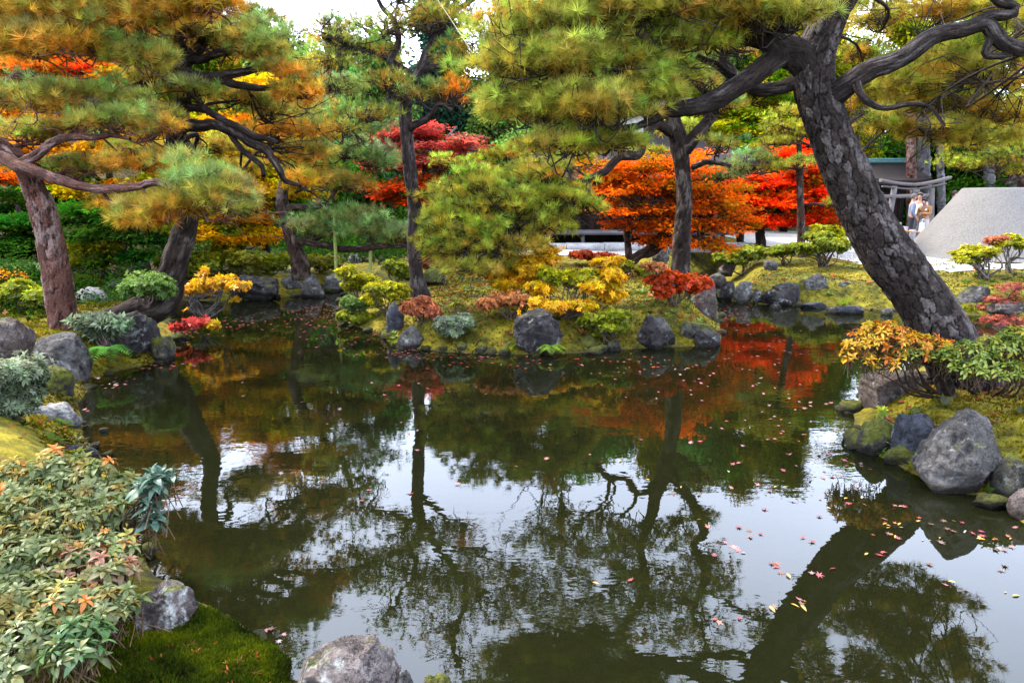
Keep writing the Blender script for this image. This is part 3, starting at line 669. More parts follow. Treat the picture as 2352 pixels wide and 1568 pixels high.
def tree(name, label, trunk, limbs, pads, leaf='needle', pal='pine', barkp='brown', size=.11, dens=10, per=14, w=.006, kseg=20, cell=.07, group=None, cat='tree',
         nseg=None, twigr=1.0, clump=.34, subs=9, layered=False, tuftw=.75, rag=1.0, bare=4, slim=.76, lodlimb=True, twigpal=None):
    """trunk / limbs: pixel rows with distance and half width; pads: (px, py, Y, rx, ry[, pal])"""
    tw = to_world(trunk); tw[:, 3] *= slim; tw = np.vstack([tw[:1] - np.array([0, 0, .3, 0]), tw]); base = tw[0, :3]
    root = thing(name, base, label, cat, group)
    n = nseg or max(12, int(np.linalg.norm(np.diff(tw[:, :3], axis=0), axis=1).sum() / .05)); n = min(n, 560)
    ts = spline(tw, n)
    V, Q, C = bark(ts[:, :3], np.maximum(ts[:, 3], .006), kseg, cell, .24, rng.integers(1, 999), BARKP[barkp]); part('trunk', V, Q, BARK, root, C)
    samp = [ts[int(n * .25):, :4]]
    for lb in limbs:
        lw = to_world(lb); lw[:, 3] *= .88; m_ = max(10, min(160, int(np.linalg.norm(np.diff(lw[:, :3], axis=0), axis=1).sum() / .05)))
        ls = spline(lw, m_); wob = fbm(ls[:, :3] * 3.5, 5, 3); ls[:, 2] += wob * .05 * smooth(0, 6, np.arange(m_)) * min(1, ls[:, 3].mean() / .03)
        V, Q, C = bark(ls[:, :3], np.maximum(ls[:, 3], .005), max(8, kseg // 2), cell * .7, .14, rng.integers(1, 999), BARKP[barkp]); part('limb', V, Q, BARK, root, C)
        samp.append(ls[:, :4])
    samp = np.vstack(samp)
    tb = MB(); cq, cz, cc = [], [], []; c0 = np.array(BARKP[twigpal or barkp][1]) * 1.1
    for pd in pads:
        px, py, Y, rx, ry = pd[:5]; pl = TH[pd[5] if len(pd) > 5 else pal]
        c = P(px, py, Y); R = np.array([S(rx, Y), S(rx, Y) * .85, S(ry, Y) * (.95 if layered else .95)])
        cost = np.linalg.norm((samp[:, :3] - c) * np.array([1, 1, .8]), axis=1) + .5 * np.maximum(samp[:, 2] - c[2], 0)
        a = samp[np.argmin(cost)]; r0 = (.5 if name == 'leaning_pine' and len(pd) > 5 else 1) * min(a[3] * .6, .035 * twigr + .012 * np.linalg.norm(a[:3] - c)); end = c - np.array([0, 0, R[2] * .55])
        L = np.linalg.norm(end - a[:3]); mid1 = a[:3] + (end - a[:3]) * .35 + rng.normal(size=3) * L * .10; mid2 = a[:3] + (end - a[:3]) * .7 + rng.normal(size=3) * L * .08
        bp = spline(np.array([a[:3], mid1, mid2, end]), 14); V, Q = tube(bp, np.linspace(r0, max(r0 * .4, .008), 14), 6); tb.add(V, Q, c0)
        nc = max(4, int((.7 if name == 'leaning_pine' and len(pd) > 5 else 1) * subs * (rx * ry / 4000) ** .5 * 2.2))
        u = inball(nc, .50) * rng.uniform(.8, 1.35, (nc, 1)) * rag; ctint = rng.uniform(.72, 1.35, (nc, 1)) * (1 + (np.array([.25, 0, -.1]) if leaf == 'needle' else np.array([-.55, .15, 0])) * (rng.uniform(size=(nc, 1)) < .22)) * (1 + .1 * rng.normal(size=(nc, 3))); u[:, 2] -= .02; cen = c + u * R * np.array([.9, .9, 1.25])
        for e in cen:
            s0 = bp[rng.integers(7, 14)]; l = np.linalg.norm(e - s0)
            tp = spline(np.array([s0, s0 + (e - s0) * .4 + rng.normal(size=3) * l * .20 - np.array([0, 0, .05 * l]), s0 + (e - s0) * .75 + rng.normal(size=3) * l * .16, e]), 8)
            V, Q = tube(tp, np.linspace(.012, .004, 8) * twigr * (.6 if name == 'leaning_pine' and len(pd) > 5 else 1) * (.6 + .4 * min(2, Y / 9)), 4); tb.add(V, Q, c0)
        if leaf == 'needle':
            for _ in range(0 if (name == 'leaning_pine' and len(pd) > 5) else bare):
                s0 = bp[rng.integers(4, 12)]; e = c + rng.uniform(-1, 1, 3) * R * np.array([1.15, 1.0, .5]) - np.array([0, 0, R[2] * .75]); l = np.linalg.norm(e - s0)
                tp = spline(np.array([s0, s0 + (e - s0) * .35 + rng.normal(size=3) * l * .16, s0 + (e - s0) * .7 + rng.normal(size=3) * l * .16, e]), 9); V, Q = tube(tp, np.linspace(.013, .0035, 9) * twigr * (.6 + .4 * min(2, Y / 9)), 4); tb.add(V, Q, c0)
                for _ in range(2):
                    s1 = tp[rng.integers(3, 8)]; e1 = s1 + (e - s0) * rng.uniform(.2, .5) + rng.normal(size=3) * l * .22; V, Q = tube(spline(np.array([s1, (s1 + e1) / 2 + rng.normal(size=3) * .05 * l, e1]), 5), np.linspace(.008, .003, 5) * twigr * (.6 + .4 * min(2, Y / 9)), 3); tb.add(V, Q, c0)
        nt_ = int(dens * (.95 if name == 'leaning_pine' and len(pd) > 5 else 1) * rx * ry / 100 * (.6 if py < -25 else 1))
        if nt_ < 4: continue
        which = rng.integers(0, nc, nt_); rr = R * clump * (1 if not layered else np.array([1.1, 1.1, .38]))
        q = cen[which] + np.clip(rng.normal(size=(nt_, 3)), -1.9, 1.9) * rr * .75
        rel = (q - c) / R; out_ = norm(rel / np.array([1, 1, 1.2]) + 1e-6)
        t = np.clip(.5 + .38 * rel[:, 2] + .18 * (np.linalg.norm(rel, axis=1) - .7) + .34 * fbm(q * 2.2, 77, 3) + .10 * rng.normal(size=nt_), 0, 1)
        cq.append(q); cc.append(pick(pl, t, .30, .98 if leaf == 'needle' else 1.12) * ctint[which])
        if leaf == 'needle': cz.append(norm(out_ * .55 + np.array([0, 0, .65]) + .45 * rng.normal(size=(nt_, 3))))
        else: cz.append(norm(np.array([0, 0, 1.0]) + (.30 if layered else .6) * rng.normal(size=(nt_, 3)) + (0 if layered else .5) * out_))
    if tb.n: tb.part('twigs', BARK, root, True, 'stuff')
    if cq:
        q, z, c_ = np.vstack(cq), np.vstack(cz), np.vstack(cc)
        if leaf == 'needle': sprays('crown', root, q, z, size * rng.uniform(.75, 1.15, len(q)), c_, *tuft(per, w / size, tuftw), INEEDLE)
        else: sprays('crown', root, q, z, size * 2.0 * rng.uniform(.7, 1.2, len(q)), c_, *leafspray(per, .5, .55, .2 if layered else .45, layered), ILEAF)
    return root
def scatter_pads(x0, x1, y0, y1, Y, n, rx, ry, pal=None, dY=.6):
    o = []
    for _ in range(n):
        s_ = rng.uniform(.7, 1.25); p = (rng.uniform(x0, x1), rng.uniform(y0, y1), Y + rng.uniform(-dY, dY), rx * s_, ry * s_)
        o.append(p + ((pal,) if pal else ()))
    return o

# ---- the big leaning pine on the near right bank
YF = 7.0
tree('leaning_pine', 'huge dark barked pine leaning left across the right of the pond',
     [(2225, 905, 6.5, 92), (2190, 815, 6.55, 84), (2120, 690, 6.65, 72), (2040, 585, 6.75, 66), (1985, 490, 6.85, 60), (1935, 380, 6.9, 56), (1893, 270, 6.95, 52), (1868, 180, 7.0, 52), (1880, 100, 7.0, 46), (1915, 30, 7.0, 38), (1950, -40, 7.0, 34), (1925, -150, 7.0, 27), (1850, -260, 7.0, 20), (1800, -360, 7, 12)],
     [[(1865, 165, 7.0, 38), (1822, 120, 6.95, 36), (1785, 105, 6.9, 32), (1750, 70, 6.8, 22), (1690, 30, 6.7, 18), (1600, -10, 6.6, 14), (1480, -20, 6.5, 9)],
      [(1800, 118, 6.9, 30), (1755, 150, 6.85, 24), (1700, 195, 6.8, 23), (1650, 228, 6.75, 22), (1600, 243, 6.7, 20), (1555, 250, 6.7, 17), (1525, 262, 6.7, 13), (1480, 285, 6.7, 8), (1400, 300, 6.7, 5)],
      [(1862, 165, 7.0, 20), (1800, 200, 7.1, 15), (1750, 210, 7.15, 14), (1700, 195, 7.2, 10), (1660, 160, 7.25, 8), (1600, 130, 7.3, 6)],
      [(1780, 100, 6.9, 20), (1690, 90, 7.0, 13), (1580, 95, 7.0, 11), (1480, 110, 7.0, 10), (1400, 140, 6.9, 8), (1300, 130, 6.9, 5)],
      [(1900, 235, 6.95, 30), (1940, 195, 6.8, 26), (2000, 162, 6.7, 22), (2060, 135, 6.65, 20), (2110, 100, 6.6, 19), (2150, 78, 6.6, 18), (2220, 68, 6.55, 17), (2262, 58, 6.55, 17), (2300, 92, 6.5, 16), (2352, 108, 6.5, 15), (2430, 95, 6.5, 12), (2520, 60, 6.4, 8)],
      [(2240, 66, 6.55, 13), (2268, 40, 6.55, 12), (2322, 36, 6.5, 11), (2330, 20, 6.5, 10), (2290, 0, 6.5, 10), (2280, -50, 6.5, 8), (2330, -120, 6.5, 6)],
      [(1965, 185, 6.7, 10), (1975, 215, 6.65, 7), (2000, 238, 6.6, 6), (2030, 248, 6.55, 5), (2090, 240, 6.5, 4), (2140, 250, 6.5, 3), (2170, 290, 6.45, 2)],
      [(2275, 92, 6.5, 8), (2262, 125, 6.5, 6), (2300, 125, 6.5, 6), (2345, 110, 6.5, 4)],
      [(1945, -30, 7, 26), (2020, -80, 6.8, 18), (2120, -130, 6.6, 13), (2220, -200, 6.5, 9)],
      [(1900, -200, 7, 16), (1760, -260, 6.8, 11), (1640, -280, 6.6, 8)]],
     [(1215, 60, 6.7, 110, 48), (1330, 45, 6.6, 125, 50), (1480, 30, 6.6, 125, 48), (1620, 18, 6.7, 110, 48), (1165, 155, 6.8, 85, 46), (1275, 150, 6.6, 110, 52), (1405, 140, 6.7, 115, 52),
      (1535, 100, 6.8, 100, 45), (1235, 250, 6.8, 105, 50), (1355, 255, 6.6, 115, 52), (1470, 215, 6.7, 95, 46), (1290, 335, 6.7, 85, 36), (1410, 330, 6.8, 70, 28), (1640, 85, 6.9, 85, 36), (1740, 40, 6.6, 95, 48),
      (1835, 30, 6.5, 75, 40), (1560, 170, 7.1, 60, 28), (1170, 230, 6.9, 60, 36), (1700, -30, 6.6, 110, 40), (1500, -60, 6.6, 120, 40), (1330, -40, 6.6, 110, 38),
      (2020, 50, 8.4, 85, 42, 'pinegold'), (2150, 30, 8.3, 95, 44, 'pinegold'), (2290, 20, 8.1, 80, 36, 'pinegold'), (2080, 200, 8.4, 90, 38, 'pinegold'), (2200, 165, 8.2, 95, 42, 'pinegold'), (2320, 180, 8.1, 70, 44, 'pinegold'),
      (2030, 290, 8.3, 60, 26, 'pinegold'), (2140, 300, 8.2, 85, 34, 'pinegold'), (2250, 250, 8.2, 80, 36, 'pinegold'), (2410, 110, 8.1, 80, 44, 'pinegold'), (2120, 245, 8.4, 80, 26, 'pinegold'), (2230, 320, 8.3, 80, 26, 'pinegold'), (2330, 270, 8.2, 70, 30, 'pinegold'), (2010, 230, 8.5, 60, 26, 'pinegold'), (2270, 100, 8.3, 70, 26, 'pinegold'), (1985, 130, 8.5, 50, 26, 'pinegold'),
      (2480, 220, 6.3, 90, 40), (2160, -150, 6.6, 100, 38), (2280, -230, 6.5, 90, 34), (2360, -110, 6.4, 90, 38), (1650, -290, 6.6, 100, 34), (1800, -370, 6.9, 110, 36), (1920, -330, 7, 90, 30), (2040, -100, 6.8, 70, 30), (2460, -20, 6.4, 80, 36)],
     pal='pinebig', barkp='near', size=.135, dens=7.6, per=40, w=.0045, kseg=200, cell=.062, nseg=520, subs=17, clump=.21, twigr=.9, rag=1.15)

# ---- the pine on the island's right with the red maple round it
tree('island_pine', 'dark forked pine rising out of the red maple on the island',
     [(1562, 690, 12.2, 30), (1564, 600, 12.3, 25), (1568, 520, 12.3, 22), (1572, 440, 12.3, 20), (1566, 380, 12.3, 20), (1556, 320, 12.3, 24), (1545, 275, 12.3, 20), (1540, 220, 12.3, 14), (1520, 120, 12.2, 12), (1540, 0, 12.2, 11), (1500, -140, 12.2, 9), (1520, -280, 12.2, 6)],
     [[(1572, 345, 12.3, 18), (1602, 305, 12.2, 15), (1638, 262, 12.2, 14), (1668, 215, 12.1, 14), (1680, 170, 12.1, 12), (1660, 130, 12.1, 9), (1700, 40, 12, 8), (1680, -80, 12, 6), (1740, -200, 12, 4)],
      [(1545, 305, 12.3, 13), (1505, 290, 12.0, 10), (1478, 320, 11.8, 11), (1466, 355, 11.6, 10), (1420, 362, 11.5, 9), (1385, 395, 11.4, 9), (1345, 412, 11.3, 6), (1290, 425, 11.2, 5), (1240, 470, 11, 4)],
      [(1350, 408, 11.3, 5), (1348, 440, 11.1, 5), (1300, 470, 11, 5), (1240, 500, 10.9, 4), (1190, 520, 10.8, 3)],
      [(1590, 385, 12.3, 6), (1630, 372, 12.1, 5), (1680, 385, 12, 3)],
      [(1540, 60, 12.2, 9), (1440, 20, 12, 6), (1360, -40, 12, 4)], [(1690, 0, 12, 6), (1800, -60, 12, 5), (1880, -100, 12, 3)]],
     [(1150, 440, 11.4, 100, 30), (1265, 450, 11, 85, 28), (1060, 490, 11.2, 80, 30), (1190, 510, 10.8, 95, 30), (1040, 560, 10.9, 70, 28), (1140, 565, 10.7, 80, 26, 'pinegold'), (1250, 530, 11.4, 70, 24), (1340, 480, 11.5, 55, 22), (1020, 450, 11.6, 55, 24), (1110, 610, 10.9, 70, 22), (1320, 430, 11.2, 55, 25), (1290, 490, 11, 45, 22), (1020, 530, 10.8, 45, 36),
      (1200, 410, 11.2, 60, 25), (1650, 330, 12, 50, 16, 'pine'), (1530, 180, 12.2, 80, 32, 'pine'), (1680, 100, 12, 80, 30, 'pine'), (1600, 30, 12, 90, 32, 'pine'), (1460, -20, 12, 90, 30, 'pine'), (1360, -60, 12, 80, 30, 'pine'),
      (1530, -130, 12.2, 110, 36, 'pine'), (1720, -130, 12, 110, 36, 'pine'), (1870, -110, 12, 70, 28, 'pine'), (1520, -290, 12.2, 100, 30, 'pine'), (1740, -230, 12, 80, 26, 'pine'), (1640, -40, 12, 80, 30, 'pine'), (1420, -180, 12, 70, 26, 'pine'), (1430, 120, 11.9, 80, 28, 'pine'), (1330, 60, 11.8, 70, 26, 'pine'), (1250, -20, 11.7, 70, 24, 'pine'), (1400, 230, 11.7, 70, 24, 'pine'), (1290, 180, 11.6, 70, 24, 'pine'), (1200, 90, 11.6, 60, 22, 'pine'), (1480, 60, 12, 70, 22, 'pine'), (1560, -40, 12, 70, 22, 'pine'), (1340, 150, 11.7, 60, 20, 'pine'), (1230, 200, 11.4, 60, 20, 'pine'), (1450, 180, 11.8, 60, 20, 'pine'), (1180, 0, 11.5, 60, 20, 'pine'), (1330, -120, 11.8, 60, 22, 'pine'), (1650, 240, 12, 50, 18, 'pine'), (1300, 260, 11.4, 60, 20, 'pine'), (1610, 190, 12.1, 60, 22, 'pine'), (1740, 30, 12, 60, 24, 'pine'), (1260, 400, 11, 60, 22, 'pinegold'), (1100, 420, 10.9, 60, 24), (1000, 590, 10.6, 44, 28), (1080, 620, 10.5, 60, 24, 'pinegold'), (1180, 470, 10.7, 80, 36), (1310, 460, 11, 50, 24), (1110, 540, 10.6, 60, 30), (1230, 560, 10.7, 50, 24, 'pinegold')],
     pal='pinelime', barkp='dark', size=.155, dens=7.5, per=32, w=.007, kseg=40, cell=.075, rag=1.15, subs=13, clump=.26)

# ---- slim pine on the left of the island
tree('slim_pine', 'slim grey pine standing alone on the left of the island',
     [(968, 692, 11.9, 34), (958, 640, 11.9, 20), (950, 560, 11.9, 18), (952, 480, 11.9, 17), (943, 400, 11.9, 17), (935, 320, 11.9, 16), (932, 240, 11.9, 17), (945, 195, 11.9, 14), (965, 165, 11.9, 12), (985, 115, 11.9, 11), (1020, 55, 11.9, 10), (1045, 20, 11.9, 8), (1040, -60, 11.9, 7), (1010, -160, 11.9, 6), (1020, -260, 11.9, 4)],
     [[(936, 300, 11.9, 9), (965, 280, 11.7, 8), (992, 262, 11.6, 7), (1010, 240, 11.5, 6), (1040, 255, 11.4, 4)], [(938, 225, 11.9, 12), (905, 225, 11.7, 8), (880, 245, 11.6, 9), (860, 262, 11.5, 6), (810, 280, 11.4, 4)],
      [(945, 200, 11.9, 7), (915, 170, 11.8, 7), (895, 140, 11.8, 8), (915, 100, 11.8, 7), (905, 50, 11.8, 6), (880, 20, 11.7, 5), (850, -40, 11.7, 4)],
      [(970, 160, 11.9, 8), (1010, 155, 11.7, 7), (1050, 140, 11.6, 6), (1100, 150, 11.5, 4)], [(955, 175, 11.9, 6), (880, 130, 11.8, 5), (800, 100, 11.6, 4), (740, 90, 11.4, 3)], [(1035, 30, 11.9, 6), (1090, 0, 11.8, 5), (1150, -60, 11.7, 4)]],
     [(890, 185, 11.6, 70, 26), (845, 265, 11.4, 85, 28), (780, 290, 11.3, 70, 24), (955, 215, 11.5, 40, 20), (1010, 210, 11.5, 40, 18), (800, 95, 11.6, 85, 34), (745, 60, 11.5, 50, 26), (760, 140, 11.5, 75, 28), (870, 60, 11.8, 80, 34), (960, 40, 11.8, 80, 34), (1060, 45, 11.7, 80, 32), (1110, 105, 11.5, 75, 28),
      (1050, 130, 11.6, 55, 22), (870, 120, 11.8, 55, 22), (930, -30, 11.8, 90, 36), (1080, -40, 11.7, 90, 34), (840, -60, 11.7, 70, 30), (1000, -140, 11.9, 100, 34), (1030, -250, 11.9, 80, 28), (1160, -60, 11.7, 60, 26), (1050, 215, 11.5, 50, 28, 'orange')],
     pal='pine', barkp='slim', size=.145, dens=6, per=30, w=.0065, bare=8, kseg=40, cell=.06)

# ---- reddish pine on the left bank
tree('reddish_pine', 'reddish barked pine on the left bank with lichen at its foot',
     [(152, 768, 8.9, 52), (145, 730, 8.9, 37), (135, 660, 8.9, 34), (122, 590, 8.9, 33), (105, 510, 8.9, 32), (82, 440, 8.9, 28), (55, 385, 8.8, 24), (10, 345, 8.7, 22), (-60, 300, 8.6, 20), (-110, 180, 8.5, 17), (-90, 40, 8.4, 14), (-120, -120, 8.4, 10), (-80, -260, 8.4, 6)],
     [[(10, 362, 8.6, 16), (40, 380, 8.4, 14), (85, 392, 8.3, 12), (130, 408, 8.2, 11), (200, 428, 8.1, 10), (265, 432, 8.0, 9), (330, 425, 7.9, 8), (400, 430, 7.9, 7), (450, 445, 7.8, 4)],
      [(40, 380, 8.4, 11), (85, 355, 8.4, 10), (125, 325, 8.4, 8), (170, 318, 8.3, 7), (240, 312, 8.3, 5), (300, 320, 8.2, 3)],
      [(-20, 180, 8.5, 12), (10, 190, 8.4, 10), (60, 165, 8.3, 7), (110, 185, 8.3, 6), (190, 195, 8.2, 4)], [(-60, 10, 8.4, 10), (60, -10, 8.2, 8), (180, 30, 8.1, 6), (280, 60, 8.0, 4)], [(-80, -40, 8.4, 10), (120, -80, 8.1, 7), (300, -30, 7.9, 5), (480, 0, 7.8, 3)], [(50, 130, 8.3, 6), (140, 60, 8.2, 6), (200, 75, 8.1, 5), (290, 90, 8.0, 3)]],
     [(30, 40, 8.3, 95, 50, 'pineorange'), (150, 30, 8.1, 110, 50, 'pineorange'), (290, 45, 8.0, 80, 40, 'pineorange'), (230, 20, 8.0, 80, 46), (80, 110, 8.2, 100, 46, 'pineorange'), (220, 110, 8.1, 95, 42, 'pineorange'), (310, 130, 8.0, 65, 40), (30, 225, 8.4, 70, 34), (120, 240, 8.3, 90, 32), (210, 225, 8.2, 60, 30), (260, 280, 8.2, 75, 30),
      (60, 300, 9.1, 85, 30), (170, 270, 9.1, 80, 28, 'pineorange'), (350, 290, 9.0, 60, 28, 'pineorange'), (330, 375, 8.9, 90, 30, 'pineorange'), (440, 410, 8.3, 95, 32), (500, 440, 7.8, 85, 40), (430, 470, 7.9, 100, 34, 'pineorange'), (300, 470, 8.4, 80, 22, 'pineorange'), (200, 380, 9.1, 75, 24), (560, 480, 7.8, 55, 34), (350, 500, 7.9, 70, 26, 'pineorange'),
      (390, 20, 7.9, 90, 36, 'pineorange'), (480, 10, 7.8, 80, 34, 'pineorange'), (-60, -90, 8.3, 110, 44), (120, -110, 8.1, 110, 40), (300, -90, 7.9, 110, 36), (-40, -250, 8.4, 110, 40), (110, -220, 8.2, 80, 32), (420, -60, 7.8, 80, 30)],
     pal='pine', barkp='red', size=.15, dens=10, per=36, w=.0055, kseg=90, cell=.085, nseg=220)

# ---- crooked pine that overhangs the water on the left
tree('crooked_pine', 'crooked pine with a thick lichened foot overhanging the pond on the left',
     [(240, 742, 9.75, 30), (285, 728, 9.8, 38), (335, 712, 9.85, 44), (375, 688, 9.9, 44), (394, 640, 9.9, 36), (405, 590, 9.9, 33), (420, 545, 10, 30), (432, 500, 10, 24), (420, 430, 10.1, 20), (402, 365, 10.1, 19), (405, 310, 10.1, 22), (415, 270, 10.1, 18), (422, 220, 10.1, 15), (402, 180, 10.1, 16), (430, 140, 10.1, 14), (470, 90, 10.1, 10), (480, 20, 10.1, 8), (500, -70, 10.1, 5)],
     [[(418, 290, 10.1, 15), (450, 285, 9.9, 14), (490, 285, 9.8, 12), (530, 300, 9.7, 11), (570, 325, 9.6, 10), (610, 345, 9.5, 9), (640, 385, 9.4, 7), (655, 410, 9.4, 5), (690, 425, 9.3, 3)],
      [(420, 250, 10.1, 9), (470, 250, 9.9, 8), (500, 270, 9.8, 8), (530, 285, 9.7, 8), (580, 310, 9.6, 7), (640, 325, 9.5, 4)], [(530, 310, 9.7, 6), (560, 350, 9.6, 6), (600, 380, 9.5, 5), (605, 405, 9.4, 4)],
      [(405, 300, 10.1, 10), (375, 295, 10, 8), (355, 310, 9.9, 7), (342, 328, 9.9, 4)], [(430, 325, 10.1, 7), (445, 350, 10, 5), (465, 395, 9.9, 3)],
      [(420, 165, 10.1, 12), (480, 175, 9.9, 11), (540, 170, 9.8, 9), (600, 155, 9.7, 6), (660, 150, 9.6, 4)], [(500, 180, 9.9, 9), (545, 195, 9.8, 8), (600, 200, 9.7, 6), (670, 195, 9.6, 4)],
      [(405, 195, 10.1, 11), (370, 195, 10, 8), (325, 190, 9.9, 7), (290, 210, 9.8, 5), (250, 225, 9.8, 3)], [(425, 140, 10.1, 9), (480, 130, 10, 8), (530, 120, 9.9, 6), (590, 100, 9.8, 3)], [(440, 130, 10.1, 8), (415, 95, 10, 6), (430, 70, 10, 4)]],
     [(400, 65, 10, 85, 32), (480, 55, 10, 90, 34), (585, 48, 10.2, 50, 22, 'pineorange'), (570, 85, 9.8, 85, 32), (630, 120, 9.6, 75, 30), (670, 175, 9.6, 60, 30, 'pineorange'), (440, 208, 9.75, 75, 16), (560, 228, 10.6, 95, 20), (640, 250, 10.8, 80, 24), (360, 175, 10, 55, 28), (520, 115, 10.9, 85, 24, 'pineorange'), (690, 215, 9.5, 50, 30, 'pineorange'),
      (640, 300, 11.2, 95, 26, 'pineorange'), (680, 360, 11.0, 70, 26, 'pineorange'), (540, 390, 11.2, 80, 26, 'pinegold'), (700, 425, 9.6, 45, 16, 'yellow'), (480, 340, 11.4, 70, 26, 'pinegold'), (300, 240, 9.8, 75, 28), (340, 110, 10, 70, 30), (450, 0, 10.1, 100, 34), (500, -80, 10.1, 90, 30), (400, -40, 10.1, 80, 28)],
     pal='pine', barkp='dark', size=.15, dens=10.5, per=34, w=.006, kseg=64, cell=.08)

# ---- propped pine at the back of the pond
tree('propped_pine', 'dark pine behind the far shore whose long low limb rests on poles',
     [(690, 612, 15.2, 26), (682, 585, 15.2, 20), (668, 545, 15.2, 17), (658, 500, 15.2, 18), (648, 460, 15.2, 15), (660, 400, 15.2, 12), (700, 330, 15.2, 10), (740, 260, 15.2, 8), (760, 180, 15.2, 5)],
     [[(672, 553, 15.2, 9), (710, 556, 15, 8), (740, 562, 14.9, 8), (790, 572, 14.8, 8), (840, 570, 14.7, 8), (880, 562, 14.6, 7), (925, 565, 14.5, 5), (960, 580, 14.4, 3)], [(655, 478, 15.2, 8), (700, 474, 15, 7), (750, 468, 14.9, 6), (770, 440, 14.8, 5)], [(690, 558, 15, 5), (720, 550, 15, 5), (745, 540, 15, 4)], [(700, 330, 15.2, 7), (720, 310, 15, 6), (790, 360, 14.8, 4)], [(752, 470, 14.9, 5), (760, 500, 14.8, 4), (775, 530, 14.8, 3)]],
     [(690, 515, 14.9, 70, 22), (760, 530, 14.8, 75, 24), (850, 530, 14.6, 80, 26), (920, 540, 14.5, 60, 24), (800, 495, 14.8, 70, 22), (740, 410, 14.9, 75, 28, 'pineorange'), (810, 420, 14.8, 65, 30, 'pine'), (790, 350, 14.9, 80, 28), (720, 310, 15, 70, 26, 'pinegold'), (750, 260, 15, 70, 22), (830, 300, 14.8, 60, 24), (690, 380, 15, 55, 26, 'pinegold'), (860, 370, 14.8, 45, 30), (780, 200, 15.1, 60, 24)],
     pal='pineblue', barkp='brown', size=.18, dens=11, per=28, w=.008, kseg=36, cell=.08)
# ---------------------------------------------------------------- maples and background trees
def stemrow(px, pyb, pyt, Y, r): return [(px, pyb, Y, r * 1.3), (px + rng.uniform(-6, 6), (pyb * 2 + pyt) / 3, Y, r), (px + rng.uniform(-12, 12), (pyb + 2 * pyt) / 3, Y, r * .75), (px + rng.uniform(-16, 16), pyt, Y, r * .35)]
tree('red_maple', 'orange red maple spreading round the dark island pine in front of the hall',
     [(1438, 612, 15.2, 16), (1462, 590, 15.2, 13), (1490, 572, 15.1, 11), (1515, 545, 15, 9), (1540, 500, 15, 7), (1560, 440, 15, 4)],
     [[(1470, 585, 15.2, 9), (1500, 580, 15.1, 9), (1520, 565, 15.1, 8), (1545, 548, 15, 6), (1600, 530, 15, 4)], [(1445, 600, 15.2, 9), (1440, 520, 15.2, 8), (1450, 450, 15.1, 6), (1420, 410, 15, 4)], [(1530, 520, 15, 5), (1480, 460, 15, 4), (1490, 400, 15, 3)], [(1550, 545, 15, 5), (1620, 490, 14.9, 4), (1670, 470, 14.8, 3)]],
     [(1400, 405, 15, 75, 24), (1480, 385, 15, 90, 26), (1560, 390, 15, 80, 26), (1430, 440, 14.9, 85, 26), (1530, 435, 14.9, 90, 26), (1620, 430, 14.9, 70, 26), (1400, 480, 14.8, 55, 20), (1480, 485, 14.8, 80, 24), (1580, 480, 14.7, 85, 26), (1660, 480, 14.8, 65, 26), (1450, 525, 14.8, 50, 16), (1530, 525, 14.7, 75, 20), (1620, 525, 14.6, 80, 24), (1690, 515, 14.8, 40, 24), (1580, 560, 14.5, 70, 18), (1650, 565, 14.6, 45, 16), (1500, 555, 14.8, 40, 12)],
     rag=1.2, leaf='leaf', pal='redorange', barkp='brown', size=.075, dens=9.5, per=9, layered=True, kseg=20, cell=.06, subs=9)
tree('red_maple', 'brilliant scarlet maple behind the clipped bushes at the right',
     [(1748, 555, 20.5, 13), (1745, 520, 20.5, 11), (1755, 480, 20.5, 9), (1790, 430, 20.5, 6), (1800, 390, 20.5, 3)],
     [[(1750, 510, 20.5, 7), (1720, 470, 20.4, 5), (1700, 440, 20.3, 3)], [(1752, 500, 20.5, 7), (1830, 470, 20.3, 5), (1880, 430, 20.2, 3)]],
     [(1720, 430, 20.4, 60, 22), (1790, 420, 20.4, 70, 24), (1850, 400, 20.3, 65, 26), (1890, 440, 20.2, 50, 30), (1740, 470, 20.2, 70, 22), (1820, 465, 20.2, 75, 24), (1720, 510, 20.1, 60, 20), (1800, 510, 20.1, 65, 22), (1870, 500, 20.1, 50, 24), (1850, 355, 20.4, 50, 20), (1870, 330, 20.4, 30, 16), (1690, 470, 20.3, 40, 20)],
     leaf='leaf', pal='scarlet', barkp='black', size=.10, dens=15, per=9, layered=True, kseg=14, cell=.08)
tree('crimson_maple', 'crimson maple with bare pale twigs behind the slim island pine',
     [(985, 560, 23, 12), (985, 480, 23, 10), (975, 420, 23, 8), (985, 340, 23, 5)],
     [[(980, 430, 23, 5), (1040, 380, 22.8, 4), (1090, 345, 22.6, 2)], [(978, 440, 23, 5), (920, 390, 22.8, 4), (880, 340, 22.8, 2)], [(985, 380, 23, 4), (1020, 330, 22.8, 3), (1050, 290, 22.8, 2)]],
     [(905, 325, 22.8, 60, 26), (960, 310, 22.8, 60, 26), (920, 380, 22.7, 70, 28), (1000, 370, 22.6, 80, 30), (1060, 340, 22.6, 60, 24), (940, 430, 22.6, 70, 24, 'red'), (1010, 430, 22.5, 70, 26, 'red'), (960, 465, 22.4, 60, 18, 'red'), (1040, 465, 22.4, 45, 20, 'red'), (1080, 390, 22.5, 40, 22), (890, 450, 22.5, 35, 18, 'red')],
     leaf='leaf', pal='crimson', barkp='grey', twigpal='grey', size=.11, dens=11, per=9, layered=True, kseg=14, cell=.1, twigr=1.6, subs=16)
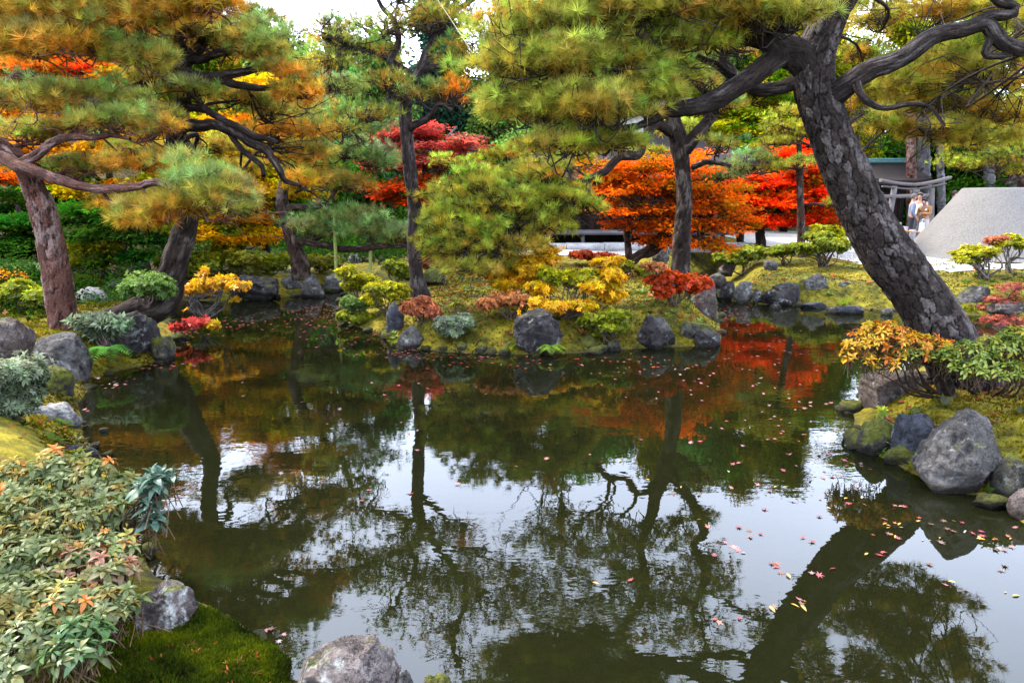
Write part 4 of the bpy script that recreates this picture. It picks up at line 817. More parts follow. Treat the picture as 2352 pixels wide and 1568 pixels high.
tree('yellow_maple', 'golden yellow maple behind the crooked pine on the left',
     [(610, 625, 16.5, 11), (612, 580, 16.5, 9), (605, 500, 16.5, 7), (590, 400, 16.5, 5), (580, 300, 16.5, 3)],
     [[(608, 540, 16.5, 5), (540, 480, 16.4, 4), (480, 440, 16.3, 3)], [(606, 520, 16.5, 5), (660, 470, 16.4, 4), (700, 420, 16.3, 3)]],
     [(560, 300, 16.5, 90, 40, 'orange'), (650, 330, 16.4, 80, 36), (500, 350, 16.4, 80, 36), (600, 400, 16.3, 90, 36), (690, 400, 16.3, 60, 30), (520, 440, 16.3, 80, 32), (640, 440, 16.1, 75, 26), (560, 500, 16.2, 80, 30, 'orange'), (500, 520, 16.2, 60, 26, 'ygreen'), (580, 550, 16, 65, 24), (680, 445, 15.9, 60, 22), (470, 470, 16.3, 50, 26, 'orange'), (700, 230, 16.6, 45, 34, 'orange'), (600, 220, 16.6, 90, 34, 'orange')],
     leaf='leaf', pal='yellow', barkp='black', size=.09, dens=14, per=9, layered=True, kseg=12, cell=.08)
tree('orange_maple', 'orange maple glowing behind the reddish pine branches at the far left',
     [(270, 615, 15.5, 11), (268, 540, 15.5, 9), (255, 440, 15.5, 7), (240, 330, 15.5, 5), (220, 200, 15.5, 3)],
     [[(262, 480, 15.5, 5), (330, 400, 15.4, 4), (390, 350, 15.3, 2)], [(258, 440, 15.5, 5), (150, 340, 15.4, 4), (60, 280, 15.3, 2)]],
     [(90, 160, 15.4, 80, 24, 'redorange'), (190, 155, 15.4, 70, 24, 'scarlet'), (30, 170, 15.4, 50, 24, 'redorange'), (280, 180, 15.4, 60, 26), (60, 260, 15.3, 80, 30), (180, 270, 15.4, 90, 32), (300, 260, 15.3, 80, 32), (380, 290, 15.2, 60, 30), (100, 350, 15.2, 90, 34), (230, 360, 15.2, 90, 36), (340, 350, 15.2, 80, 34), (60, 410, 15.1, 60, 24, 'redorange'), (180, 440, 15.1, 80, 28, 'yellow'), (290, 440, 15.1, 80, 28), (390, 430, 15.1, 60, 26), (350, 500, 15, 60, 24), (440, 540, 15, 60, 22), (20, 480, 15.2, 60, 30, 'dgreen')],
     leaf='leaf', pal='orange', barkp='black', size=.09, dens=12, per=9, layered=True, kseg=12, cell=.08)
tree('green_maple', 'dark green layered maple in the shade left of the reddish pine',
     [(60, 640, 13.8, 10), (62, 580, 13.8, 8), (50, 520, 13.8, 6), (40, 470, 13.8, 3)], [[(58, 560, 13.8, 5), (120, 520, 13.7, 3)]],
     [(30, 520, 13.7, 70, 22), (110, 505, 13.6, 60, 18), (60, 560, 13.5, 70, 20), (10, 580, 13.5, 50, 18), (130, 560, 13.5, 50, 16)], leaf='leaf', pal='dgreen', barkp='black', size=.085, dens=16, per=9, layered=True, kseg=12)
tree('green_maple', 'green maple turning yellow between the two left pine trunks',
     [(240, 640, 13.2, 8), (244, 590, 13.2, 7), (250, 540, 13.2, 5), (260, 490, 13.2, 3)], [[(246, 570, 13.2, 4), (300, 540, 13.1, 3)], [(246, 580, 13.2, 4), (200, 550, 13.1, 3)]],
     [(200, 500, 13.1, 70, 20), (280, 505, 13.1, 70, 20), (240, 540, 13, 80, 18), (330, 550, 13, 55, 18), (210, 575, 12.9, 55, 16, 'olive'), (290, 590, 12.9, 55, 14), (200, 605, 12.8, 40, 12, 'olive'), (350, 520, 13, 50, 18, 'olive')], leaf='leaf', pal='dgreen', barkp='black', size=.08, dens=16, per=9, layered=True, kseg=12)
tree('yellow_green_maple', 'yellow green maple filling the gap left of the big leaning trunk',
     [(1700, 560, 24, 10), (1702, 480, 24, 9), (1705, 380, 24, 7), (1710, 260, 24, 3)], [[(1704, 400, 24, 4), (1640, 340, 23.8, 3)], [(1704, 400, 24, 4), (1780, 330, 23.8, 3)]],
     [(1640, 300, 23.8, 70, 26), (1720, 270, 24, 80, 28), (1800, 300, 23.8, 70, 28), (1680, 340, 23.6, 80, 28), (1760, 360, 23.6, 80, 26), (1620, 360, 23.6, 60, 24, 'pine'), (1700, 400, 23.5, 70, 22, 'pine'), (1820, 240, 24, 60, 26, 'olive'), (1740, 215, 24, 70, 26, 'olive'), (1640, 250, 24, 60, 26, 'olive')],
     leaf='leaf', pal='ygreen', barkp='black', size=.12, dens=14, per=9, layered=True, kseg=12)
tree('cloud_pine', 'thin straight pine with small cloud pads in front of the scarlet maple',
     [(1842, 598, 18.6, 11), (1840, 520, 18.6, 9), (1838, 440, 18.6, 8), (1836, 370, 18.6, 7), (1834, 310, 18.6, 5), (1830, 270, 18.6, 3)],
     [[(1840, 470, 18.6, 3), (1880, 468, 18.5, 3), (1920, 475, 18.4, 2)], [(1836, 330, 18.6, 3), (1790, 330, 18.5, 2)], [(1836, 325, 18.6, 3), (1870, 340, 18.5, 2)], [(1838, 390, 18.6, 3), (1800, 385, 18.5, 2)]],
     [(1815, 290, 18.5, 55, 20), (1860, 300, 18.4, 45, 18), (1790, 325, 18.4, 45, 16), (1830, 375, 18.4, 50, 14), (1925, 468, 18.3, 30, 16), (1835, 255, 18.6, 50, 18)], pal='pinelime', barkp='brown', size=.14, dens=21, per=18, w=.009, kseg=16)
tree('small_pine', 'lime green young pine in front of the crimson maple',
     [(1060, 560, 17.5, 8), (1062, 500, 17.5, 7), (1090, 460, 17.5, 6), (1075, 420, 17.5, 4), (1080, 370, 17.5, 3)], [[(1085, 465, 17.5, 4), (1110, 430, 17.4, 3), (1105, 415, 17.4, 2)], [(1076, 420, 17.5, 3), (1130, 400, 17.4, 2)]],
     [(1045, 372, 17.5, 45, 14), (1090, 385, 17.4, 45, 14), (1120, 400, 17.3, 50, 16), (1060, 430, 17.3, 55, 18), (1130, 440, 17.2, 60, 20), (1030, 480, 17.2, 50, 22), (1190, 400, 17.3, 50, 18), (1170, 355, 17.4, 60, 18), (1240, 345, 17.4, 60, 20), (1310, 365, 17.3, 60, 20), (1360, 345, 17.4, 50, 18), (1230, 390, 17.2, 60, 20), (1110, 480, 17.1, 60, 24)], pal='pinelime', barkp='black', size=.15, dens=22, per=18, w=.01, kseg=14)
tree('garden_pine', 'blue green pine pad hanging over the scarlet maple behind the forked pine',
     [(1640, 560, 19, 8), (1642, 500, 19, 7), (1648, 430, 19, 6), (1640, 380, 19, 4)], [], [(1600, 395, 18.8, 60, 18), (1660, 405, 18.7, 50, 16), (1690, 385, 18.7, 40, 16), (1740, 360, 18.6, 55, 18), (1790, 385, 18.6, 45, 16, 'pinelime'), (1560, 300, 18.9, 60, 20, 'pinelime'), (1500, 345, 18.9, 60, 16, 'pinelime')], pal='pineblue', barkp='brown', size=.15, dens=19, per=18, w=.01, kseg=14)
tree('garden_pine', 'bushy green pine behind the sand cone at the right edge',
     [(2350, 470, 23, 13), (2348, 430, 23, 12), (2345, 400, 23, 11), (2340, 340, 23, 8), (2320, 280, 23, 5)], [[(2346, 400, 23, 6), (2325, 418, 22.8, 5), (2300, 412, 22.7, 3)], [(2340, 340, 23, 5), (2290, 330, 22.9, 4), (2250, 320, 22.8, 3)]],
     [(2300, 285, 22.9, 75, 30), (2240, 330, 22.7, 70, 28), (2330, 330, 22.6, 60, 30), (2220, 375, 22.6, 55, 24), (2290, 370, 22.5, 70, 24), (2345, 390, 22.4, 40, 22), (2380, 310, 22.8, 60, 40), (2190, 300, 22.9, 50, 22), (2350, 240, 23, 60, 26)], pal='pinelime', barkp='brown', size=.17, dens=19, per=18, w=.011, kseg=16)
# tall straight trunks at the right, crowns thin against the sky
tall = [('tall tree with a brown trunk behind the torii gate', 2092, 450, 150, 27.5, 11, 'red', [(2060, 170, 27, 70, 26), (2120, 130, 27, 70, 26), (2080, 60, 27.4, 80, 30), (2130, 220, 27, 50, 20)]),
        ('tall grey trunked tree touching the brown one behind the torii', 2122, 500, 160, 28, 15, 'grey', [(2150, 120, 27.8, 70, 24), (2110, 80, 27.9, 70, 24), (2160, 200, 27.6, 50, 20)]),
        ('thin pale grey trunk right of the torii post', 2160, 530, 180, 27, 7, 'grey', [(2170, 210, 26.8, 55, 20), (2150, 160, 26.8, 60, 22), (2180, 110, 26.9, 60, 24)]),
        ('tall pale trunk high behind the bushy pine at the right', 2270, 480, 60, 31, 13, 'grey', [(2250, 110, 30.6, 70, 24), (2300, 60, 30.8, 80, 28), (2240, 180, 30.5, 50, 18)]),
        ('rightmost tall pale trunk showing through the leaves', 2328, 480, 70, 31.5, 14, 'grey', [(2340, 130, 31, 70, 24), (2300, 190, 31, 60, 20), (2380, 90, 31.4, 80, 30), (2310, 20, 31.5, 70, 26)])]
for lb, px, yb, yt, Y, r, bk, pads in tall:
    tree('tall_tree', lb, [(px + 6, gpy(Y), Y, r * 1.3), (px + 3, gpy(Y) - 60, Y, r), (px, (yb + yt) / 2, Y, r * .85), (px + 3, yt, Y, r * .6), (px - 4, yt - 120, Y, r * .3)], [], pads, leaf='leaf', pal='ygreen', barkp=bk, size=.15, dens=16, per=8, kseg=18, cell=.2, group='tall trees behind the shrine', subs=8)
# broadleaf and cedar backdrop: every tree its own
BG = [ # px, base py, top py, Y, half width, pal, label
    (775, 520, 90, 36, 90, 'cedar', 'dark blue green cedar far behind the slim pine'), (1000, 520, 20, 42, 130, 'cedar', 'dark cedar behind the crown of the slim pine'), (1160, 520, 60, 40, 110, 'midgreen', 'dull green tree above the crimson maple'),
    (640, 520, 190, 40, 90, 'midgreen', 'dull green tree under the bright sky gap'), (490, 520, 90, 38, 90, 'olive', 'olive brown tree behind the crooked pine top'), (340, 520, -10, 36, 130, 'olive', 'olive tree high behind the left pines'), (180, 520, -60, 34, 130, 'midgreen', 'green tree behind the far left pines'), (20, 520, -60, 32, 140, 'olive', 'dark olive tree at the far left behind the maples'),
    (870, 520, 110, 34, 100, 'midgreen', 'green tree between the cedars'), (1300, 520, 90, 42, 120, 'cedar', 'dark tree behind the big pine foliage'), (1430, 520, 0, 36, 110, 'midgreen', 'green tree behind the hall roof'), (1570, 520, -40, 36, 110, 'olive', 'olive tree behind the forked pine'), (1690, 520, -60, 34, 110, 'midgreen', 'green tree behind the yellow green maple'),
    (1800, 520, -70, 33, 90, 'ygreen', 'yellow green tree seen past the leaning trunk'), (1960, 520, 110, 34, 80, 'midgreen', 'dark green tree behind the shrine roof'), (2040, 510, 330, 33, 80, 'dgreen', 'dark green tree beside the shrine'), (2150, 510, 300, 34, 80, 'dgreen', 'dark evergreen behind the torii gate'), (2240, 500, 330, 32, 80, 'dgreen', 'dark evergreen behind the sand cone'), (2330, 500, 280, 34, 90, 'midgreen', 'dark green tree at the right edge behind the pine'), (2420, 500, 200, 34, 110, 'ygreen', 'yellow green tree past the right edge'),
    (1890, 520, -40, 31, 90, 'olive', 'olive green tree behind the leaning trunk'), (1340, 520, -30, 33, 100, 'midgreen', 'mid green tree just behind the hall'), (2080, 500, 200, 37, 60, 'ygreen', 'light leaved tree behind the tall trunks'), (2220, 500, 180, 38, 80, 'ygreen', 'light leaved tree behind the pale trunks'), (430, 560, 330, 24, 100, 'dgreen', 'dark evergreen in the shade behind the crooked pine'), (830, 560, 400, 24, 90, 'dgreen', 'dark evergreen behind the propped pine'), (640, 570, 430, 22, 90, 'dgreen', 'dark evergreen behind the yellow maple'), (140, 580, 380, 20, 130, 'dgreen', 'dark evergreen at the left behind the green maples'), (1210, 520, 300, 29, 80, 'midgreen', 'green tree left of the hall'), (-120, 580, 100, 24, 160, 'dgreen', 'dark evergreen past the left edge')]
for px, yb, yt, Y, hw, pl, lb in BG:
    h = yb - yt; pads = []
    for k in range(10):
        f = (k + .5) / 10; wd = hw * (1.0 - .55 * f if pl != 'cedar' else 1.0 - .85 * f) * (.75 + .4 * math.sin(min(1, f * 2.2) * 1.57))
        for _ in range(2): pads.append((px + rng.uniform(-.65, .65) * wd, yb - h * (.06 + .94 * f) + rng.uniform(-10, 10), Y + rng.uniform(-.02, .02) * Y, wd * .55, max(18, h * .085)))
    tree('forest_tree' if pl != 'cedar' else 'cedar', lb, [(px, gpy(Y, gz(*P(px, yb, Y)[:2])), Y, 9), (px, (yb + yt) / 2, Y, 7), (px, yt + 30, Y, 3)], [], pads, leaf='leaf', pal=pl, barkp='black', size=.0065 * Y, dens=17, per=9, kseg=10, cell=.25, nseg=16, group='trees closing the garden behind', subs=1.2, clump=.5)
# low forest on the hill beyond, one mass
def mass(name, xr, yr, n, hgt, pal, per=60, size=.34):
    cr = MB(); x = rng.uniform(*xr, n); y = rng.uniform(*yr, n); g = ground(x, y)
    for a, b_, c in zip(x, y, g):
        hh = hgt * rng.uniform(.7, 1.2); u = inball(per * 2, .3); q = np.array([a, b_, c + hh * .55]) + u * np.array([1.9, 1.9, hh * .5])
        t = np.clip(.5 + .4 * u[:, 2] + .15 * rng.normal(size=len(u)), 0, 1); V, Fc, C = leafcards(q, norm(u + rnd_unit(len(u)) * .6), size * 1.6, size * 1.2, pick(TH[pal], t, .3)); cr.add(V, Fc, C)
    cr.solo(name, LEAF, None, None, kind='stuff')
mass('distant_woods', (-42, 10), (46, 62), 170, 3.6, 'midgreen', 70, .3)
def undergrowth(n, pts_fn, hgt, pal, size):
    x, y = pts_fn(n); g = ground(x, y); ok = pond_sd(x, y) > .35; q = np.column_stack([x, y, g + hgt * rng.uniform(0, 1, n) ** 1.5])[ok]; c = fbm(q * .9, 61, 3); q[:, 2] = g[ok] + (q[:, 2] - g[ok]) * np.clip(.6 + 1.6 * c, .1, 2)
    sv = leafspray(9, .5, .5, .4, False); t = np.clip(.45 + .6 * fbm(q * 2, 62, 3) + .12 * rng.normal(size=len(q)), 0, 1)
    e = bpy.data.objects.new('t', None); o = sprays('undergrowth', e, q, norm(np.array([0, 0, 1.0]) + .5 * rng.normal(size=(len(q), 3))), size * rng.uniform(.6, 1.3, len(q)), pick(TH[pal], t, .3), *sv, ILEAF); o.parent = None; bpy.data.objects.remove(e)
undergrowth(9000, lambda n: (rng.uniform(-14, 0, n), rng.uniform(17.3, 30, n)), .9, 'dgreen', .20)
undergrowth(2500, lambda n: (rng.uniform(-11, -6.3, n), rng.uniform(9, 17, n)), .6, 'dgreen', .14)
mass('hedge_foliage', (10, 40), (36, 41), 90, 3.0, 'dgreen', 90, .28)

# ---------------------------------------------------------------- shrubs
def shrub(name, label, base, lobes, pal, leaf=.04, dens=16, stems=7, Y=None, stemr=.010, group=None, bare=False, cat='shrub', mat=None, stemc=(.05, .036, .028), aspect=.5, topbias=.5):
    """base (px, py) on the ground; lobes (px, py, rx, ry[, dY][, pal])"""
    lobes = [((l[0] + rng.uniform(-.55, .55) * l[2], l[1] + rng.uniform(-.45, .55) * l[3], l[2] * rng.uniform(.38, .66), l[3] * rng.uniform(.35, .7)) + ((l[4] + rng.uniform(-.15, .15),) if len(l) > 4 else (rng.uniform(-.15, .15),)) + tuple(l[5:])) for l in lobes for _ in range(4)]
    b0 = on_ground(*base) if Y is None else P(base[0], base[1], Y); Yb = b0[1]
    root = thing(name, b0, label, cat, group); st = MB(); sq, sz, sc_ = [], [], []
    for k, l in enumerate(lobes):
        px, py, rx, ry = l[:4]; dY = l[4] if len(l) > 4 else 0; pl = TH[l[5] if len(l) > 5 else pal]
        c = P(px, py, Yb + dY); R = np.array([S(rx, Yb), S(rx, Yb) * .9, S(ry, Yb)])
        ns = 1 if rng.uniform() < .45 else 0
        for _ in range(ns):
            e = c + inball(1)[0] * R * .7; s0 = b0 + np.array([rng.normal() * .04, rng.normal() * .04, -.03]); L = np.linalg.norm(e - s0)
            p_ = spline(np.array([s0, s0 + (e - s0) * .3 + np.array([0, 0, .1 * L]) + rng.normal(size=3) * L * .13, s0 + (e - s0) * .65 + rng.normal(size=3) * L * .12, e]), 12)
            V, Q = tube(p_, np.linspace(stemr * 1.5, stemr * .35, 12), 6); st.add(V, Q, stemc)
            for _ in range(4):
                s1 = p_[rng.integers(5, 11)]; e1 = c + inball(1)[0] * R; V, Q = tube(spline(np.array([s1, (s1 + e1) / 2 + rng.normal(size=3) * .1 * np.linalg.norm(e1 - s1), e1]), 6), np.linspace(stemr * .5, stemr * .2, 6), 4); st.add(V, Q, stemc)
        n = int(dens * rx * ry / 34)
        u = rnd_unit(n) * (1 - .5 * rng.uniform(size=(n, 1)) ** 2.0); u[:, 2] = np.where(rng.uniform(size=n) < topbias, np.abs(u[:, 2]), u[:, 2])
        lump = 1 + .55 * fbm(u * 2.0 + k * 9.1, 13 + k, 3)[:, None] + .10 * rng.normal(size=(n, 1)) ** 2
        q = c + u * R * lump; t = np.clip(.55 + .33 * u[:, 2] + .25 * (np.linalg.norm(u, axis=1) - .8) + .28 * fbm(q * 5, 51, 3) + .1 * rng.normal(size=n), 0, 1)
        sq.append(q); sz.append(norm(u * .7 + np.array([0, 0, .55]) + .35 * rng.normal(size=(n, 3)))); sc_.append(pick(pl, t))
    if not st.n: V, Q = tube(spline(np.array([b0 - [0, 0, .05], b0 + (c - b0) * .5, c]), 8), np.linspace(stemr * 1.5, stemr * .4, 8), 6); st.add(V, Q, stemc)
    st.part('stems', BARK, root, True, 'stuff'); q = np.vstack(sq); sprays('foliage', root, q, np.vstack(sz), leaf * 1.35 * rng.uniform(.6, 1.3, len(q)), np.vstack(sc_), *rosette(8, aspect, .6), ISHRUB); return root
# left bank
shrub('grey_green_bush', 'fine leaved grey green bush at the left edge below the brown rock', (40, 965), [(10, 870, 70, 55), (60, 865, 48, 48), (20, 925, 60, 40)], 'greygreen', .035, 30, aspect=.35)
shrub('dark_bush', 'dense dark green bush growing over the stump on the left bank', (340, 700), [(325, 650, 48, 26), (365, 655, 40, 28), (300, 660, 28, 16)], 'midgreen', .035, 46, aspect=.4, Y=9.4)
shrub('silver_leaf_plant', 'silvery green low plant between the square rock and the dark boulder', (240, 790), [(215, 742, 40, 18), (255, 748, 40, 18), (235, 768, 30, 14)], 'greygreen', .06, 20, aspect=.4, Y=8.5)
shrub('clipped_bush', 'clipped green bush left of the reddish pine foot', (50, 715), [(20, 672, 55, 28), (90, 678, 45, 26)], 'bush', .035, 34)
shrub('orange_bush', 'small bright orange bush at the far left edge', (20, 655), [(18, 638, 34, 18)], 'orange', .045, 40)
shrub('low_bush', 'low green bush beside the pale moss capped boulder', (210, 660), [(190, 645, 35, 16), (225, 655, 30, 14)], 'bush', .035, 38)
shrub('low_bush', 'dull green bush at the left edge under the green maple', (60, 640), [(30, 612, 60, 18), (100, 615, 50, 16)], 'midgreen', .05, 30)
shrub('yellow_shrub', 'thin shrub with bright yellow leaves on bare grey stems over the water', (468, 735), [(450, 658, 34, 22), (500, 650, 44, 20), (545, 655, 32, 15), (430, 670, 14, 10), (470, 622, 10, 14), (540, 690, 14, 6), (430, 712, 10, 4)], 'ochre', .05, 4.2, 14, Y=11.2, stemr=.011, stemc=(.06, .055, .05), aspect=.45)
shrub('red_sprig', 'low red leaved sprig at the water below the yellow shrub', (420, 752), [(440, 742, 34, 7), (480, 746, 26, 6, 0, 'ochre'), (412, 755, 16, 6)], 'crimson', .05, 10, Y=10.4)
for k, (px, py, rx, ry, pb, lb) in enumerate([(470, 605, 50, 22, 640, 'clipped bush under the yellow maple left of centre'), (560, 595, 45, 24, 640, 'clipped olive bush on the far shore above the dark boulder'), (628, 598, 45, 22, 632, 'round clipped bush left of the propped pine foot'), (740, 600, 42, 18, 630, 'clipped bush right of the propped pine foot'), (520, 572, 50, 22, 620, 'shaded bush behind the clipped ones on the far shore'), (395, 610, 40, 20, 640, 'shaded bush behind the crooked pine')]):
    shrub('clipped_bush', lb, (px, pb), [(px - rx * .3, py, rx * .7, ry), (px + rx * .35, py + 4, rx * .65, ry * .9)], 'olive' if k % 2 else 'bush', .05, 34)
# island
shrub('clipped_bush', 'clipped lime bush at the back left of the island', (825, 690), [(815, 632, 32, 18), (845, 645, 30, 18), (800, 655, 26, 16)], 'bushlime', .035, 44)
shrub('clipped_bush', 'tall clipped bush just left of the slim island pine', (912, 665), [(905, 612, 30, 20), (925, 618, 24, 20)], 'bush', .035, 44)
shrub('clipped_bush', 'yellow green clipped bush at the foot of the slim pine', (888, 715), [(875, 668, 36, 20), (915, 672, 32, 18), (860, 690, 28, 14)], 'bushlime', .035, 44)
shrub('clipped_bush', 'bright green bush hanging over the water at the island left end', (825, 742), [(810, 690, 30, 16), (835, 700, 26, 14)], 'midgreen', .035, 40)
shrub('clipped_bush', 'mossy green bush at the left waterline of the island', (815, 748), [(805, 722, 28, 16), (845, 728, 34, 18)], 'bush', .03, 50)
shrub('coral_bush', 'coral red bush behind the bluish island stone', (968, 745), [(950, 705, 26, 18), (982, 712, 26, 20), (965, 690, 18, 8)], 'coral', .03, 46)
shrub('grey_green_bush', 'grey green bush on the island front right of the coral bush', (1035, 775), [(1015, 738, 30, 24), (1055, 735, 32, 22), (1040, 755, 30, 16)], 'greygreen', .04, 26)
shrub('orange_bush', 'orange bush on the dark rock right of the slim pine', (996, 640), [(985, 602, 22, 14), (1010, 606, 20, 13)], 'coral', .04, 50)
shrub('rusty_bush', 'rusty brown low bush in the middle of the island slope', (1170, 735), [(1135, 695, 36, 18), (1185, 690, 40, 20), (1225, 700, 26, 14)], 'rust', .03, 36)
shrub('yellow_shrub', 'wide golden yellow shrub behind the big dark island rock', (1290, 728), [(1270, 706, 48, 11, -.3), (1330, 700, 44, 10, -.2), (1370, 655, 52, 18), (1420, 630, 34, 16), (1400, 680, 36, 14), (1330, 640, 48, 18, .2, 'bushlime'), (1270, 640, 48, 20, .2, 'bushlime'), (1225, 665, 40, 14), (1400, 600, 40, 10, .3), (1230, 692, 30, 8, -.3)], 'ochre', .042, 30, 16, aspect=.42)
shrub('gold_shrub', 'feathery gold and orange shrub at the back of the island', (1180, 690), [(1130, 625, 50, 22), (1190, 610, 60, 24), (1240, 600, 44, 18), (1160, 650, 55, 18), (1215, 640, 45, 16, 0, 'orange'), (1260, 580, 30, 10)], 'ochre', .048, 30, aspect=.3)
shrub('red_bush', 'low red bush in front of the hall steps', (1370, 612), [(1345, 585, 34, 10), (1400, 590, 30, 9)], 'red', .05, 40)
shrub('red_bush', 'dark red bush at the foot of the forked island pine', (1548, 700), [(1520, 640, 36, 24), (1565, 650, 40, 26), (1600, 645, 34, 20), (1540, 672, 40, 14), (1500, 615, 26, 12, 0, 'rust')], 'red', .034, 26)
shrub('mossy_mound_bush', 'dark mossy green mound bush overhanging the island front', (1400, 790), [(1370, 728, 40, 22), (1420, 732, 44, 24), (1400, 755, 45, 18)], 'bush', .025, 46, stems=3)
shrub('low_bush', 'low olive bush on the back of the island by the gravel', (1445, 640), [(1440, 615, 30, 14), (1470, 620, 24, 14)], 'olive', .035, 40)
# right bank
shrub('clipped_bush', 'clipped vase shaped bush beside the channel on the right bank', (1705, 632), [(1665, 590, 28, 14), (1700, 578, 38, 17), (1735, 582, 34, 18), (1690, 596, 34, 12)], 'bush', .035, 42, 16, stemr=.014)
shrub('clipped_bush', 'small clipped bush in front of the thin cloud pine', (1805, 610), [(1790, 575, 34, 14), (1820, 570, 30, 14)], 'bush', .04, 40, 10, stemr=.014)
shrub('clipped_bush', 'wide umbrella clipped bush left of the leaning trunk', (1890, 612), [(1850, 572, 38, 13), (1895, 562, 44, 15), (1935, 560, 30, 18), (1880, 545, 36, 12)], 'bush', .04, 40, 16, stemr=.016)
shrub('clipped_bush', 'bright clipped bush peeping behind the umbrella bush', (1915, 590), [(1890, 530, 34, 14), (1925, 535, 26, 14)], 'bushlime', .04, 40)
shrub('cloud_pruned_azalea', 'pruned azalea with bare curly stems in front of the sand cone', (2265, 640), [(2205, 588, 26, 13), (2240, 578, 34, 15), (2272, 580, 30, 15), (2225, 598, 30, 8)], 'bushlime', .03, 44, 12, stemr=.018, stemc=(.07, .06, .05))
shrub('cloud_pruned_azalea', 'pruned azalea with reddish tips at the right edge before the cone', (2320, 628), [(2290, 548, 32, 12, 0, 'coral'), (2325, 552, 34, 16), (2355, 560, 26, 16), (2300, 562, 26, 10)], 'bushlime', .03, 44, 10, stemr=.018, stemc=(.07, .06, .05))
shrub('red_twig_bush', 'red twiggy bush on the bank at the right edge', (2310, 700), [(2330, 660, 40, 16), (2290, 690, 40, 12), (2345, 690, 30, 16), (2250, 705, 20, 6)], 'wine', .026, 8, 18)
shrub('red_twig_bush', 'sparse red twigs beside the leaning trunk foot', (2300, 770), [(2280, 735, 40, 14), (2330, 735, 34, 18)], 'wine', .026, 3, 20, Y=7.6)
# ---------------------------------------------------------------- sand cone
cc_ = P(2270, 560, 19.15); CX, CY = cc_[0], cc_[1]
mb = MB(); nr, na = 26, 120
prof = [(2.14, -.03), (2.09, .02)] + [(2.05 - (2.05 - .80) * t ** 1.0, .02 + 1.78 * t) for t in np.linspace(.02, .985, nr)] + [(.785, 1.815), (.75, 1.822), (.4, 1.825), (.001, 1.826)]
prof = np.array(prof); a = np.linspace(0, 2 * np.pi, na, endpoint=False)
V = np.stack([np.outer(prof[:, 0], np.cos(a)).ravel(), np.outer(prof[:, 0], np.sin(a)).ravel(), np.repeat(prof[:, 1], na)], 1)
V[:, :2] *= (1 + .006 * fbm(V * 3, 4, 3))[:, None]; V += np.array([CX, CY, .60])
i = np.arange(len(prof) - 1)[:, None] * na; j = np.arange(na)[None]; j2 = (j + 1) % na
solo('sand_cone', V, np.stack([i + j, i + j2, i + na + j2, i + na + j], -1).reshape(-1, 4), SANDM, 'flat topped cone of packed grey sand on the pale gravel court', 'sand mound')

# ---------------------------------------------------------------- temple hall
WB, WD, WG = (.030, .016, .012), (.010, .007, .006), (.075, .068, .070)
hx0, hx1, hy = 1.3, 6.3, 22.6
hall = thing('temple_hall', ((hx0 + hx1) / 2, hy, .6), 'brown timber temple hall with dark roofs half hidden behind the island pines', 'building')
for k, x in enumerate(np.arange(hx0 - .8, hx1 + .9, 1.15)): MB().box(x, x + 1.13, hy - 1.9, hy - 1.3, .55, .80 + .01 * (k % 3), (.22, .215, .21)).part('foundation_stone', STONEP, hall)
for k in range(16):
    y_ = hy - 1.25 + k * .082; MB().box(hx0 - .7, hx1 + .7, y_, y_ + .078, 1.12, 1.16, np.array(WG) * rng.uniform(.8, 1.1)).part('veranda_board', WOOD, hall)
MB().box(hx0 - .7, hx1 + .7, hy - 1.30, hy - 1.253, 1.04, 1.155, np.array(WG) * .8).part('veranda_edge', WOOD, hall)
for x in np.arange(hx0 - .6, hx1 + .6, 1.45): MB().box(x, x + .10, hy - 1.22, hy - 1.10, .60, 1.115, np.array(WG) * .9).part('veranda_post', WOOD, hall)
for x in np.linspace(hx0, hx1 - .16, 6): MB().box(x, x + .16, hy - .02, hy + .14, .62, 3.6, WD).part('pillar', WOOD, hall)
xs_ = np.linspace(hx0, hx1 - .16, 6)
for k in range(5):
    a0, a1 = xs_[k] + .163, xs_[k + 1] - .003
    for q in range(3):
        b0 = a0 + (a1 - a0) * q / 3; b1 = a0 + (a1 - a0) * (q + 1) / 3 - .012
        pn = MB().box(b0, b1, hy + .03, hy + .07, 1.17, 2.75, np.array(WB) * rng.uniform(.75, 1.2)).part('wall_panel', WOOD, hall)
        for z in (1.45, 2.0, 2.5): MB().box(b0 + .01, b1 - .01, hy + .008, hy + .028, z, z + .06, WD).part('rail', WOOD, pn)
    MB().box(a0, a1, hy + .02, hy + .08, 2.77, 3.4, (.55, .53, .48)).part('plaster_band', CLOTH, hall)
MB().box(hx0 + .02, hx1 - .02, hy + .2, hy + 6, .62, 3.5, WD).part('body', WOOD, hall)
